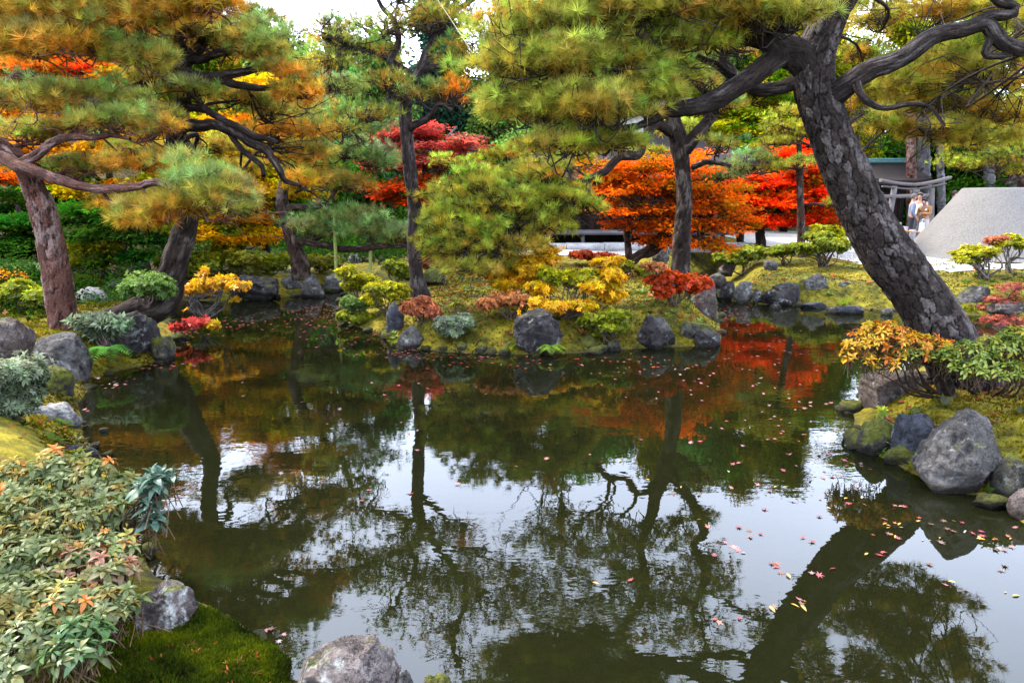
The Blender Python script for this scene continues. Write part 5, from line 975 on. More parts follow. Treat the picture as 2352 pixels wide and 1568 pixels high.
def hip(mbx, x0, x1, y0, y1, z0, z1, inset, over, th=.16, C=(.014, .012, .0115), n=14, m_=30):
    """flared hip roof with a thick edge"""
    X0, X1, Y0, Y1 = x0 - over, x1 + over, y0 - over, y1 + over; rows = []
    for t in np.linspace(0, 1, n):
        f = inset * t; z = z0 + (z1 - z0) * (t ** 1.35); ring = []
        ax0, ax1, ay0, ay1 = X0 + f, X1 - f, Y0 + f, Y1 - f
        for k in range(m_): ring.append((ax0 + (ax1 - ax0) * k / m_, ay0, k / m_))
        for k in range(m_): ring.append((ax1, ay0 + (ay1 - ay0) * k / m_, k / m_))
        for k in range(m_): ring.append((ax1 - (ax1 - ax0) * k / m_, ay1, k / m_))
        for k in range(m_): ring.append((ax0, ay1 - (ay1 - ay0) * k / m_, k / m_))
        rows.append([(px_, py_, z + .22 * (1 - t) * (abs(k_ - .5) * 2) ** 4) for px_, py_, k_ in ring])
    low = [(a, b, c - th) for a, b, c in rows[0]]; V = np.array([low] + rows).reshape(-1, 3); k = 4 * m_
    i = np.arange(n)[:, None] * k; j = np.arange(k)[None]; j2 = (j + 1) % k; mbx.add(V, np.stack([i + j, i + j2, i + k + j2, i + k + j], -1).reshape(-1, 4), C)
    top = np.array(rows[-1]); c = top.mean(0); Vt = np.vstack([top, c]); mbx.add(Vt, np.array([(q, (q + 1) % k, k) for q in range(k)]), C)
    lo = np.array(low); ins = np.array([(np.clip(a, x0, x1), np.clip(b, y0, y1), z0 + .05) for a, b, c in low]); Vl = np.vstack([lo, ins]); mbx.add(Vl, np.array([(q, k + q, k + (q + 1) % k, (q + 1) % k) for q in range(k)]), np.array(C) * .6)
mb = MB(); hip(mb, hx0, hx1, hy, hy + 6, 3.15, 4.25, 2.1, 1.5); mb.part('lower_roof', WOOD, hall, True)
for x in np.arange(hx0 - 1.2, hx1 + 1.3, .42): MB().box(x, x + .07, hy - 1.35, hy + .1, 2.96, 3.04, WD).part('rafter', WOOD, hall)
u0, u1 = hx0 + 1.5, hx1 - 1.5
for k, x in enumerate(np.arange(u0, u1 - .5, .83)): MB().box(x, x + .78, hy + 1.30, hy + 1.36, 4.15, 5.05, (.62, .61, .60) if k % 2 else WB).part('upper_panel', CLOTH, hall)
MB().box(u0, u1, hy + 1.4, hy + 4.6, 4.0, 5.1, WD).part('upper_body', WOOD, hall)
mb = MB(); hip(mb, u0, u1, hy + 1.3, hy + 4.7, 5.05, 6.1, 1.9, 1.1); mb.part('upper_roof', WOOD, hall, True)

# ---------------------------------------------------------------- small shrine and torii
sc = P(2042, 470, 28.0); sh = thing('small_shrine', (sc[0], sc[1], .6), 'small dark shrine with a thick bark roof and green ridge behind the torii', 'shrine')
x0, x1 = sc[0] - .62, sc[0] + .62; y0 = sc[1]
MB().box(x0 - .35, x1 + .35, y0 - .7, y0 + 1.4, .58, 1.05, (.16, .155, .15)).part('stone_base', STONEP, sh)
MB().box(x0, x1, y0 + .05, y0 + 1.2, 1.05, 2.95, WD).part('body', WOOD, sh)
for s_ in (-1, 1):
    d = MB().box(sc[0] + s_ * .02 if s_ > 0 else sc[0] - .46, sc[0] + .46 if s_ > 0 else sc[0] - .02, y0 - .005, y0 + .045, 1.2, 2.4, WB).part('door', WOOD, sh)
    for q in range(5):
        xx = (sc[0] + .06 if s_ > 0 else sc[0] - .42) + q * .085; MB().box(xx, xx + .03, y0 - .03, y0 - .007, 1.25, 2.35, WD).part('slat', WOOD, d)
    MB().box(sc[0] + s_ * .78 - .05, sc[0] + s_ * .78 + .05, y0 - .6, y0 - .5, 1.05, 2.9, WD).part('post', WOOD, sh)
mb = MB(); n, m_ = 16, 20; V = []
for side in (0, 1):
    for lay in (0, .20):
        rows = []
        for t in np.linspace(0, 1, n):
            yy = (y0 + .5) + (-1 if side == 0 else 1) * (1.35 * t); zz = 3.62 - 1.05 * t + .28 * t * t - lay
            rows.append([(sc[0] + (u - .5) * 2 * (.98 + .14 * t), yy, zz + .09 * (abs(u - .5) * 2) ** 3 * t) for u in np.linspace(0, 1, m_)])
        V.append(np.array(rows))
for A, B in ((V[0], V[1]), (V[2], V[3])):
    i = np.arange(n - 1)[:, None] * m_; j = np.arange(m_ - 1)[None]; Q = np.stack([i + j, i + j + 1, i + m_ + j + 1, i + m_ + j], -1).reshape(-1, 4)
    mb.add(A.reshape(-1, 3), Q, (.011, .008, .007)); mb.add(B.reshape(-1, 3), Q, (.03, .022, .02))
    for e in (0, -1): E = np.vstack([A[:, e], B[:, e]]); mb.add(E, [(k, k + 1, n + k + 1, n + k) for k in range(n - 1)], (.012, .009, .008))
    E = np.vstack([A[-1], B[-1]]); mb.add(E, [(k, k + 1, m_ + k + 1, m_ + k) for k in range(m_ - 1)], (.012, .009, .008))
mb.part('roof', WOOD, sh, True)
rd = MB().box(sc[0] - 1.0, sc[0] + 1.0, y0 + .38, y0 + .62, 3.56, 3.70, (.05, .12, .12)).part('ridge', STONEP, sh)
MB().box(sc[0] - 1.06, sc[0] + 1.06, y0 + .34, y0 + .66, 3.702, 3.74, (.07, .17, .16)).part('ridge_cap', STONEP, rd)
for k in range(9): MB().box(sc[0] - 1.5 + k * .35, sc[0] - 1.42 + k * .35, y0 - 1.1, y0 - 1.04, .6, 1.25, (.15, .14, .135)).part('fence_post', WOOD, sh)
MB().box(sc[0] - 1.55, sc[0] + 1.5, y0 - 1.035, y0 - 1.0, 1.0, 1.09, (.15, .14, .135)).part('fence_rail', WOOD, sh)

tg = thing('torii_gate', (P(2096, 553, 26)[0], 26, .6), 'weathered grey wooden torii gate behind the visitors', 'gate')
GW = (.085, .076, .076)
pl_ = [P(2030, 566, 25.6), P(2042, 500, 25.8), P(2055, 428, 26)]; pr = [P(2139, 574, 26.0), P(2138, 500, 26.1), P(2140, 432, 26.2)]
for p_ in (pl_, pr):
    V, Q = tube(spline(np.array(p_), 12), np.linspace(.125, .10, 12), 12); V[:, 2] = np.maximum(V[:, 2], .58); part('post', V, Q, WOOD, tg, np.broadcast_to(GW, (len(V), 3)))
def beam(p, hw, hh, C):
    p = spline(np.array(p), 16); mbx = MB(); T = norm(np.gradient(p, axis=0)); Nn = norm(np.cross(T, [0, 0, 1.0])); V = np.stack([p + Nn * hw + [0, 0, hh], p - Nn * hw + [0, 0, hh], p - Nn * hw * .8 - [0, 0, hh], p + Nn * hw * .8 - [0, 0, hh]], 1).reshape(-1, 3)
    i = np.arange(15)[:, None] * 4; j = np.arange(4)[None]; j2 = (j + 1) % 4; mbx.add(V, np.stack([i + j, i + j2, i + 4 + j2, i + 4 + j], -1).reshape(-1, 4), C); mbx.add(V[:4], [(0, 1, 2, 3)], C); mbx.add(V[-4:], [(3, 2, 1, 0)], C); return mbx
beam([P(2022, 414, 25.8), P(2060, 421, 25.95), P(2100, 424, 26.1), P(2140, 419, 26.2), P(2182, 408, 26.4)], .085, .055, GW).part('top_beam', WOOD, tg)
beam([P(2026, 428, 25.85), P(2100, 434, 26.1), P(2172, 422, 26.35)], .06, .03, np.array(GW) * .8).part('under_beam', WOOD, tg)
beam([P(2006, 452, 25.7), P(2144, 449, 26.25)], .04, .07, np.array(GW) * 1.1).part('tie_beam', WOOD, tg)
q = P(2102, 441, 26.1); MB().box(q[0] - .14, q[0] + .14, q[1] - .06, q[1] + .06, q[2] - .07, q[2] + .09, GW).part('centre_strut', WOOD, tg)

# low rope fence
for k, (px, pt, pb, Y) in enumerate([(2073, 520, 566, 23.2), (2092, 527, 566, 23.0), (2050, 514, 560, 24.2)]):
    a_, b_ = P(px, pb, Y), P(px, pt, Y); a_[2] = .58; w_ = .075
    MB().box(a_[0] - w_, a_[0] + w_, a_[1] - w_, a_[1] + w_, a_[2], b_[2], (.17, .16, .165)).solo('rope_post', WOOD, ['grey wooden rope post in front of the grey haired visitor', 'grey wooden rope post between the two visitors in front', 'grey rope post partly behind the leaning trunk'][k], 'post', 'posts of the rope fence')
r_ = [P(2050, 522, 24.2), P(2062, 528, 23.7), P(2073, 528, 23.12), P(2092, 532, 22.9), P(2125, 535, 22.4), P(2160, 548, 22.0)]
V, Q = tube(spline(np.array(r_), 30), np.full(30, .022), 6); solo('barrier_rope', V, Q, CLOTH, 'orange brown rope strung along the grey posts', 'rope', C=np.broadcast_to((.35, .12, .04), (len(V), 3)))
# bamboo props under the long limb, and the pale guy line above
for k, (px, pt, pb, Y) in enumerate([(768, 486, 628, 14.7), (851, 566, 612, 14.7)]):
    a_, b_ = P(px + (4 if k == 0 else 0), pb, Y), P(px, pt, Y); V, Q = tube(spline(np.array([a_ - [0, 0, .1], (a_ + b_) / 2, b_]), 24), .036 + .006 * (np.arange(24) % 6 == 0), 10)
    solo('bamboo_prop', V, Q, WOOD, ['tall green bamboo pole propping the long low limb of the dark pine', 'short bamboo pole propping the far end of the long low limb'][k], 'prop', 'bamboo props', C=np.broadcast_to((.16, .18, .05), (len(V), 3)))
p_ = np.array([P(985, -30, 10.6), P(1040, 52, 9.4), P(1085, 122, 8.3)]); V, Q = tube(spline(p_, 12), np.full(12, .0045), 6)
solo('guy_line', V, Q, CLOTH, 'thin pale guy line running down from the slim pine top to the right', 'rope', C=np.broadcast_to((.12, .11, .07), (len(V), 3)))

# ---------------------------------------------------------------- people
def skinmesh(name, verts, edges, radii, mat, C, root, sub=1, local=None):
    me = bpy.data.meshes.new(name); me.from_pydata([tuple(v) for v in verts], edges, []); o = bpy.data.objects.new(name, me); COL.objects.link(o)
    md = o.modifiers.new('s', 'SKIN'); md.use_smooth_shade = True
    for k, r in enumerate(radii):
        sv = me.skin_vertices[0].data[k]; sv.radius = (r, r) if np.isscalar(r) else r; sv.use_root = (k == 0)
    ss = o.modifiers.new('u', 'SUBSURF'); ss.levels = ss.render_levels = sub
    dg = bpy.context.evaluated_depsgraph_get(); ev = o.evaluated_get(dg); m2 = bpy.data.meshes.new_from_object(ev); bpy.data.objects.remove(o); bpy.data.meshes.remove(me)
    V = np.zeros(len(m2.vertices) * 3); m2.vertices.foreach_get('co', V); V = V.reshape(-1, 3); Fs = {}
    for p_ in m2.polygons: Fs.setdefault(len(p_.vertices), []).append(tuple(p_.vertices))
    bpy.data.meshes.remove(m2); return V, [np.array(v) for v in Fs.values()]
def person(px, pf, Y, hgt, face, label, top, trouser, hair, shoe=(.03, .025, .02), arms=None, lean=0.0, head_down=0.0, hood=None, scarf=None, beard=None, long_top=0, vest=None):
    """face: heading in degrees, 0 looks at the camera, 90 to the right of the picture"""
    b0 = P(px, pf, Y); b0[2] = gz(b0[0], b0[1]); b0[2] = max(b0[2], .58) + .012; s = hgt / 1.70
    root = thing('person', b0, label, 'person'); ca, sa = math.cos(math.radians(face)), math.sin(math.radians(face))
    def W(V): V = np.asarray(V, float) * s; V = np.stack([V[:, 0] * ca - V[:, 1] * sa, V[:, 0] * sa + V[:, 1] * ca, V[:, 2]], 1); return V + b0   # local: -y is forward, +x is the person's left
    arms = arms or {}
    hp = {1: arms.get('l', [(.205, .0, 1.36), (.255, .03, 1.09), (.24, -.06, .86)]), -1: arms.get('r', [(-.205, .0, 1.36), (-.255, .03, 1.09), (-.24, -.06, .86)])}
    ly = lambda z: -lean * max(0, z - .95)
    nk = np.array([0, ly(1.45), 1.45]); hd = np.array([0, ly(1.6) - .03 - .06 * head_down, 1.585 - .03 * head_down])
    v = [(0, 0, .95), (0, ly(1.15), 1.15), (0, ly(1.34), 1.34), tuple(nk), tuple(hd - [0, 0, .02]), tuple(hd + [0, .012, .075])]; r = [(.135, .10), (.125, .095), (.155, .10), .056, (.074, .088), (.062, .078)]; e = [(0, 1), (1, 2), (2, 3), (3, 4), (4, 5)]
    for sgn in (1, -1):
        k = len(v); v += [(sgn * .09, 0, .88), (sgn * .095, -.01, .50), (sgn * .10, .02, .09), (sgn * .105, -.13, .03)]; r += [.085, .058, .042, .035]; e += [(0, k), (k, k + 1), (k + 1, k + 2), (k + 2, k + 3)]
        A = [np.array(q) + [0, ly(q[2]), 0] for q in hp[sgn]]; k = len(v); d = norm(A[2] - A[1]); hand = A[2] + d * .075
        v += [tuple(q) for q in A] + [tuple(hand)]; r += [.052, .042, .03, (.036, .02)]; e += [(2, k), (k, k + 1), (k + 1, k + 2), (k + 2, k + 3)]
    V, Fs = skinmesh('body', v, e, r, SKIN, None, root); Ck = np.broadcast_to((.22, .115, .078), (len(V), 3)); mb = MB()
    for f in Fs: pass
    body = MB(); body.V = [V]; body.n = len(V); body.F = Fs; body.C = [Ck]
    # nose, ears, eyes, mouth and five fingers on each hand
    def blob(c, rad, C): U, Fi = ICO1; body.add(U * np.array(rad) + np.array(c), Fi, C)
    blob(hd + [0, -.098, .0], (.014, .022, .024), (.22, .11, .075))
    for sg in (1, -1): blob(hd + [sg * .076, .0, .0], (.014, .022, .034), (.21, .105, .072)); blob(hd + [sg * .032, -.085, .028], (.012, .008, .008), (.02, .015, .012))
    blob(hd + [0, -.088, -.052], (.026, .008, .007), (.28, .10, .09))
    for sg in (1, -1):
        A = [np.array(q) + [0, ly(q[2]), 0] for q in hp[sg]]; d = norm(A[2] - A[1]); hand = A[2] + d * .07; sx = norm(np.cross(d, [0.35 * sg, -1, .1]))
        for f in range(5):
            off = (f - 1.7) * .019; st_ = hand + sx * off * (.9 if f < 4 else 1.25); ln = (.065, .075, .07, .055, .055)[f]; dd = d if f < 4 else norm(d * .6 + sx * sg * .0 + np.array([0, -.7, 0]))
            if f == 4: st_ = A[2] + d * .03 + np.array([0, -.02, 0])
            c1 = st_ + dd * ln * .55; c2 = c1 + norm(dd + np.array([0, -.5, 0])) * ln * .5; Vt, Qt = tube(np.array([st_, c1, c2]), np.array([.0095, .0085, .006]), 6); body.add(Vt, Qt, (.22, .115, .078))
    V, Fs, C = body.get(); part('body', W(V), Fs, SKIN, root, C)
    # clothes
    def garment(nm, v, e, r, C, mat=CLOTH): V, Fs = skinmesh(nm, v, e, r, mat, None, root); part(nm, W(V), Fs, mat, root, np.broadcast_to(C, (len(V), 3)))
    zb = .90 - long_top
    v = [(0, 0, zb), (0, 0, 1.0), (0, ly(1.18), 1.18), (0, ly(1.36), 1.36), (0, ly(1.44), 1.445)]; r = [(.158, .122), (.155, .12), (.152, .118), (.172, .118), .075]; e = [(0, 1), (1, 2), (2, 3), (3, 4)]
    for sgn in (1, -1):
        A = [np.array(q) + [0, ly(q[2]), 0] for q in hp[sgn]]; k = len(v); v += [tuple(A[0]), tuple(A[1]), tuple(A[1] + (A[2] - A[1]) * .92)]; r += [.07, .058, .043]; e += [(3, k), (k, k + 1), (k + 1, k + 2)]
    garment('jacket', v, e, r, top)
    v = [(0, 0, 1.0), (0, 0, .93)]; r = [(.14, .11), (.145, .112)]; e = [(0, 1)]
    for sgn in (1, -1): k = len(v); v += [(sgn * .085, 0, .84), (sgn * .095, -.01, .50), (sgn * .10, .02, .10)]; r += [.096, .072, .062]; e += [(1, k), (k, k + 1), (k + 1, k + 2)]
    garment('trousers', v, e, r, trouser)
    for sgn in (1, -1): garment('shoe', [(sgn * .10, .045, .04), (sgn * .102, -.03, .045), (sgn * .108, -.14, .032)], [(0, 1), (1, 2)], [.045, .048, .036], shoe)
    U, Fi = ICO2_; keep = U * np.array([.088, .104, .108]) + hd + [0, .016, .052]; m_ = keep[:, 2] > hd[2] + .085 - .16 * smooth(-.06, .03, keep[:, 1] - hd[1])
    part('hair', W(keep), Fi[m_[Fi].all(1)], CLOTH, root, np.broadcast_to(hair, (len(keep), 3)))
    if beard: kb = U * np.array([.062, .05, .05]) + hd + [0, -.05, -.065]; part('beard', W(kb), Fi, CLOTH, root, np.broadcast_to(beard, (len(kb), 3)))
    if hood: garment('hood', [(-.12, ly(1.38) + .03, 1.36), (0, ly(1.38) + .12, 1.37), (.12, ly(1.38) + .03, 1.36), (.06, ly(1.4) - .12, 1.24)], [(0, 1), (1, 2), (2, 3)], [.045, .06, .045, .03], hood)
    if vest: garment('strap', [(.12, ly(1.4) - .11, 1.36), (.13, ly(1.2) - .12, 1.15)], [(0, 1)], [.025, .025], vest)
    return root, W
ICO1 = ico(1); ICO2_ = ico(2)
fold = {'l': [(.20, 0, 1.36), (.24, .02, 1.10), (.17, -.16, .93)], 'r': [(-.20, 0, 1.36), (-.25, .04, 1.10), (-.19, -.12, .90)]}
phone = {'l': [(.20, 0, 1.36), (.23, -.06, 1.12), (.07, -.24, 1.14)], 'r': [(-.20, 0, 1.36), (-.26, .0, 1.10), (-.22, -.10, .88)]}
person(2086, 558, 24.3, 1.68, 70, 'grey haired visitor in a blue grey sweater and black trousers seen from the side', (.095, .11, .16), (.008, .008, .012), (.055, .05, .05), arms=fold)
person(2101, 556, 25.2, 1.72, -35, 'visitor in a white shirt and grey trousers standing between the two others', (.34, .33, .33), (.06, .06, .07), (.05, .04, .036), arms=fold)
rt, Wp = person(2117, 560, 24.2, 1.55, -60, 'dark haired visitor in a tan jacket with a white hood looking down', (.20, .095, .032), (.27, .245, .23), (.008, .006, .006), (.22, .10, .04), arms=phone, head_down=1.2, hood=(.42, .40, .38), lean=.12)
person(2177, 560, 26.0, 1.80, 60, 'bearded visitor in a black top half hidden behind the cone', (.015, .017, .02), (.03, .03, .04), (.02, .014, .012), beard=(.03, .02, .015), vest=(.04, .22, .20))
person(2346, 566, 24.0, 1.72, 70, 'visitor in a red jacket at the right edge behind the cone', (.40, .05, .045), (.03, .03, .04), (.02, .015, .014), vest=(.02, .02, .02))
bq = Wp([(-.22, -.10, .80)])[0] + np.array([.12, -.18, 0]); mb = MB()
pts = [(-.15, -.05, -.42), (.15, -.05, -.42), (.15, .05, -.42), (-.15, .05, -.42), (-.165, -.03, 0), (.165, -.03, 0), (.165, .03, 0), (-.165, .03, 0)]
bag = thing('carrier_bag', bq + [0, 0, -.42], 'white carrier bag held by the visitor in the tan jacket', 'bag')
V = np.array(pts) * np.array([.85, 1, .85]) + bq; part('bag_body', V, [(0, 1, 2, 3), (0, 1, 5, 4), (1, 2, 6, 5), (2, 3, 7, 6), (3, 0, 4, 7)], CLOTH, bag, np.broadcast_to((.45, .46, .48), (8, 3)), False)
for sy in (-1, 1):
    V, Q = tube(spline(np.array([(-.07, .03 * sy, 0), (-.04, .015 * sy, .10), (.04, .015 * sy, .10), (.07, .03 * sy, 0)]) + bq, 12), np.full(12, .007), 5); part('handle', V, Q, CLOTH, bag, np.broadcast_to((.7, .7, .72), (len(V), 3)))

# ---------------------------------------------------------------- near plants with leaves of their own
def leafshape(L=1.0, W=.34, fold=.12, curl=.18, n=5, point=1.0):
    t = np.linspace(0, 1, n + 1); w = W * .5 * np.sin(np.pi * t ** .85) ** (.8 * point); w[0] = .02 * W; w[-1] = 0.01 * W
    z = curl * .5 * np.sin(t * np.pi) - curl * t * t * .8; V = []
    for k in range(n + 1): V += [(t[k] * L, -w[k], z[k] + fold * w[k]), (t[k] * L, 0, z[k]), (t[k] * L, w[k], z[k] + fold * w[k])]
    Q = []
    for k in range(n): a = k * 3; Q += [(a, a + 3, a + 4, a + 1), (a + 1, a + 4, a + 5, a + 2)]
    return np.array(V), np.array(Q)
def near_shrub(name, label, base, lobes, leafL, W, pals, nros, k=9, Yoff=None, stemr=.008, nparts=290, stemc=(.05, .032, .018), up=1.0, trunk=None, edge=1.0):
    """rosettes of separate leaves; lobes: (px, py, Y, rx, ry, palette index)"""
    root = thing(name, base, label, 'shrub'); st = MB(); LV, LQ = leafshape(1, W)
    base = np.array(base, float); ros = []
    wts = np.array([l[3] * l[4] for l in lobes], float); wts /= wts.sum()
    for l, wq in zip(lobes, wts):
        c = P(*l[:3]); R = np.array([S(l[3], l[2]), S(l[3], l[2]) * .95, S(l[4], l[2])])
        for _ in range(int(nros * wq)):
            u = rnd_unit(1)[0]; u[2] = abs(u[2]) if rng.uniform() < .8 else u[2]; u = u * (1 - .55 * rng.uniform() ** 2)
            p_ = c + u * R * (1 + .25 * float(fbm((u * 3 + l[0])[None], 3, 2)[0])); ax = norm(u * .55 + np.array([0, 0, .9]) + .3 * rng.normal(size=3)); ros.append((p_, ax, l[5] if rng.uniform() < .62 else 0, c, R, u))
    # stems
    for p_, ax, pi_, c, R, u in ros:
        L = leafL * rng.uniform(2.2, 3.6); q = p_ - ax * L + np.array([0, 0, -.02]); V, Q = tube(spline(np.array([q, (p_ + q) / 2 + rng.normal(size=3) * .012, p_]), 5), np.linspace(.0035, .002, 5), 4); st.add(V, Q, stemc)
    for k_ in range(9):
        e = ros[rng.integers(len(ros))]; s0 = base + np.array([rng.normal() * .05, rng.normal() * .05, -.03]); d = e[0] - e[1] * .1 - s0
        V, Q = tube(spline(np.array([s0, s0 + d * .35 + np.array([0, 0, -.02]) + rng.normal(size=3) * .06, s0 + d * .7 + rng.normal(size=3) * .05, e[0] - e[1] * .1]), 12), np.linspace(stemr * 1.6, .003, 12), 6); st.add(V, Q, np.array(stemc) * .35)
    st.part('stems', BARK, root, True, 'stuff')
    if trunk is not None: V, Q, C = bark(spline(np.array([q[:3] for q in trunk]), 40), spline(np.array([[*q] for q in trunk]), 40)[:, 3], 18, .05, .2, 5, BARKP['dark']); part('trunk', V, Q, BARK, root, C)
    # leaves
    camp = np.array([0, 0, CAMZ]); near = np.array([np.linalg.norm(r[0] - camp) - .9 * r[5][2] * r[4][2] - .25 * (r[5] @ norm(camp - r[0])) for r in ros]); order = np.argsort(near)
    ros_s = rng.uniform(.7, 1.25, len(ros)); mats_ = {}; npart = 0; q_, z_, s_, c_ = [], [], [], []
    for oi in order:
        p_, ax, pi_, c, R, u = ros[oi]; pal = pals[pi_]
        if npart < nparts:
            X = norm(np.cross(ax, rng.normal(size=3))); Yx = np.cross(ax, X)
            for i in range(k):
                if npart >= nparts + 6: break
                a = i * 2.4 + rng.normal() * .15; f = i / (k - 1); el = -.35 + up * 1.25 * f ** 1.4 + rng.normal() * .14; L = ros_s[oi] * leafL * (1.15 - .6 * f) * rng.uniform(.7, 1.25)
                hdv = (X * math.cos(a) + Yx * math.sin(a)); d = norm(hdv * math.cos(el) + ax * math.sin(el)); sdv = norm(np.cross(ax, d)); nv = np.cross(d, sdv)
                ci = int(np.clip(rng.integers(0, len(pal) - .01), 0, len(pal) - 1)); key = (pi_, ci)
                if key not in mats_:
                    sh = np.repeat(rng.uniform(.9, 1.1, 6), 3)[:len(LV)]; mats_[key] = mesh_data('leaf', LV, LQ, LEAFG, np.array(pal[ci])[None] * (np.ones((len(LV), 1)) + .18 * (LV[:, 1:2] == 0)), True)
                o = bpy.data.objects.new('leaf', mats_[key]); M = Matrix(((d[0], sdv[0], nv[0], 0), (d[1], sdv[1], nv[1], 0), (d[2], sdv[2], nv[2], 0), (0, 0, 0, 1))) @ Matrix.Diagonal((L, L, L, 1)); M.translation = Vector(p_ - base - ax * .012 * (1 - f) * k * .4)
                o.matrix_local = M; COL.objects.link(o); o.parent = root; npart += 1
        else:
            q_.append(p_); z_.append(ax); s_.append(leafL * rng.uniform(.6, 1.3)); c_.append(np.array(pal[rng.integers(len(pal))]))
    mb = MB()
    for i in range(k):
        f = i / (k - 1); a = i * 2.4; el = -.35 + up * 1.25 * f ** 1.4; L = 1.15 - .6 * f; d = np.array([math.cos(a) * math.cos(el), math.sin(a) * math.cos(el), math.sin(el)]); sdv = norm(np.cross([0, 0, 1.0], d)); nv = np.cross(d, sdv)
        mb.add((LV * L) @ np.stack([d, sdv, nv]) , LQ, np.ones(3) * rng.uniform(.75, 1.2))
    V, Fs, C = mb.get()
    if q_: sprays('foliage', root, np.array(q_), np.array(z_), np.array(s_), np.array(c_), V, Fs[0], C, ISHRUB)
    return root
GG = [(.059, .077, .024), (.074, .093, .031), (.096, .112, .046), (.046, .065, .017), (.093, .090, .022), (.068, .087, .031), (.124, .093, .019)]
PK = [(.187, .085, .060), (.230, .106, .076), (.153, .102, .055), (.221, .064, .034), (.128, .119, .060), (.128, .128, .060)]
BL = [(.024, .052, .036), (.036, .068, .044), (.048, .084, .056), (.028, .064, .024)]
YG = [(.20, .19, .05), (.15, .18, .05), (.26, .19, .04), (.13, .16, .06), (.36, .13, .03)]
DG = [(.025, .059, .015), (.035, .077, .021), (.049, .091, .028), (.063, .098, .035)]
bs = np.array([-1.9, 3.05, .12])
near_shrub('azalea', 'large pale green azalea with pinkish leaf tips filling the near left corner', bs,
           [(20, 1110, 3.75, 95, 50, 3), (130, 1100, 3.7, 100, 50, 0), (235, 1120, 3.6, 80, 48, 0), (275, 1180, 3.4, 62, 52, 0), (60, 1190, 3.3, 120, 62, 0), (180, 1210, 3.25, 100, 62, 0), (255, 1270, 3.1, 72, 56, 3), (60, 1300, 2.95, 110, 66, 0), (150, 1300, 2.95, 80, 46, 1), (245, 1320, 2.9, 64, 48, 1),
            (30, 1390, 2.65, 105, 70, 0), (150, 1400, 2.65, 95, 66, 3), (255, 1400, 2.65, 66, 58, 0), (40, 1490, 2.4, 110, 66, 0), (165, 1480, 2.42, 80, 58, 4), (-40, 1250, 3.1, 90, 70, 0), (-40, 1430, 2.5, 90, 80, 0), (110, 1045, 3.85, 34, 22, 3), (220, 1075, 3.7, 40, 22, 3)],
           .063, .36, [GG, PK, BL, YG, DG], 980, 9)
near_shrub('bluish_sprig', 'bluish green leafy sprig leaning out over the water beside the azalea', P(270, 1225, 3.35), [(330, 1110, 3.35, 34, 34, 0), (372, 1108, 3.3, 32, 40, 0), (350, 1150, 3.3, 36, 30, 0), (345, 1190, 3.25, 26, 22, 0), (395, 1095, 3.3, 16, 22, 0)], .075, .40, [BL], 34, 9, nparts=200)
OC = [(.40, .19, .008), (.33, .13, .007), (.36, .22, .010), (.28, .20, .012), (.36, .10, .007)]
GY = [(.098, .135, .015), (.135, .158, .017), (.068, .105, .015), (.180, .165, .015), (.083, .128, .022)]
b1 = on_ground(2170, 905)
near_shrub('ochre_shrub', 'ochre orange shrub spreading left from the foot of the leaning pine', b1, [(1990, 790, 6.1, 46, 30, 0), (2050, 775, 6.1, 56, 34, 0), (2110, 790, 6.1, 50, 26, 0), (2165, 795, 6.1, 34, 16, 0), (2020, 825, 6.0, 50, 20, 0), (2085, 815, 6.0, 46, 20, 1), (1955, 815, 6.1, 26, 18, 0), (2010, 755, 6.2, 24, 18, 0)], .055, .38, [OC, GY], 330, 8,
           trunk=[(*P(2178, 925, 6.1), .07), (*P(2165, 870, 6.1), .06), (*P(2140, 835, 6.1), .045), (*P(2110, 815, 6.1), .03), (*P(2070, 800, 6.1), .015)])
b2 = on_ground(2270, 905)
near_shrub('green_shrub', 'green yellow leafy shrub at the right edge under the leaning pine', b2, [(2180, 825, 5.9, 44, 28, 0), (2240, 815, 5.8, 56, 36, 0), (2300, 800, 5.8, 56, 40, 0), (2350, 790, 5.8, 50, 44, 0), (2230, 850, 5.7, 40, 22, 0), (2290, 845, 5.7, 50, 28, 0), (2345, 840, 5.7, 40, 30, 0), (2390, 820, 5.8, 50, 50, 0)], .058, .40, [GY], 400, 8)
# fine spreading branches of the shrub by the rocks
# ferns
def fern(label, px, py, Y, sizes, C):
    b0 = P(px, py, Y); root = thing('fern', b0, label, 'fern', 'ferns at the water')
    for a, L in sizes:
        mb = MB(); t = np.linspace(0, 1, 14); sp_ = np.stack([np.cos(a) * L * t, np.sin(a) * L * t, L * (.55 * t - .75 * t * t)], 1); V, Q = tube(sp_, np.linspace(.004, .001, 14), 4); mb.add(V + b0, Q, np.array(C) * .5)
        T = norm(np.gradient(sp_, axis=0)); sd_ = np.array([-math.sin(a), math.cos(a), 0]); LV, LQ = leafshape(1, .26, .05, .1, 3)
        for k in range(2, 14):
            for sg in (1, -1):
                l = L * .34 * math.sin(math.pi * (k / 14) ** .7) + .01; d = norm(sd_ * sg + T[k] * .5); s2 = norm(np.cross([0, 0, 1.0], d)); nv = np.cross(d, s2)
                mb.add((LV * l) @ np.stack([d, s2, nv]) + sp_[k] + b0, LQ, np.array(C) * rng.uniform(.7, 1.3))
        mb.part('frond', LEAF, root, True)
fern('bright green fern drooping over the water beside the square block rock', 245, 800, 8.15, [(-.2, .34), (-.9, .36), (-1.5, .36), (-2.2, .3), (.4, .26), (-3, .22)], (.06, .17, .025))
fern('yellow green fern growing at the foot of the big dark island rock', 1266, 795, 9.15, [(-.2, .22), (-.9, .26), (-1.6, .26), (-2.3, .24), (.5, .2), (-3, .2), (1.5, .2)], (.12, .20, .02))
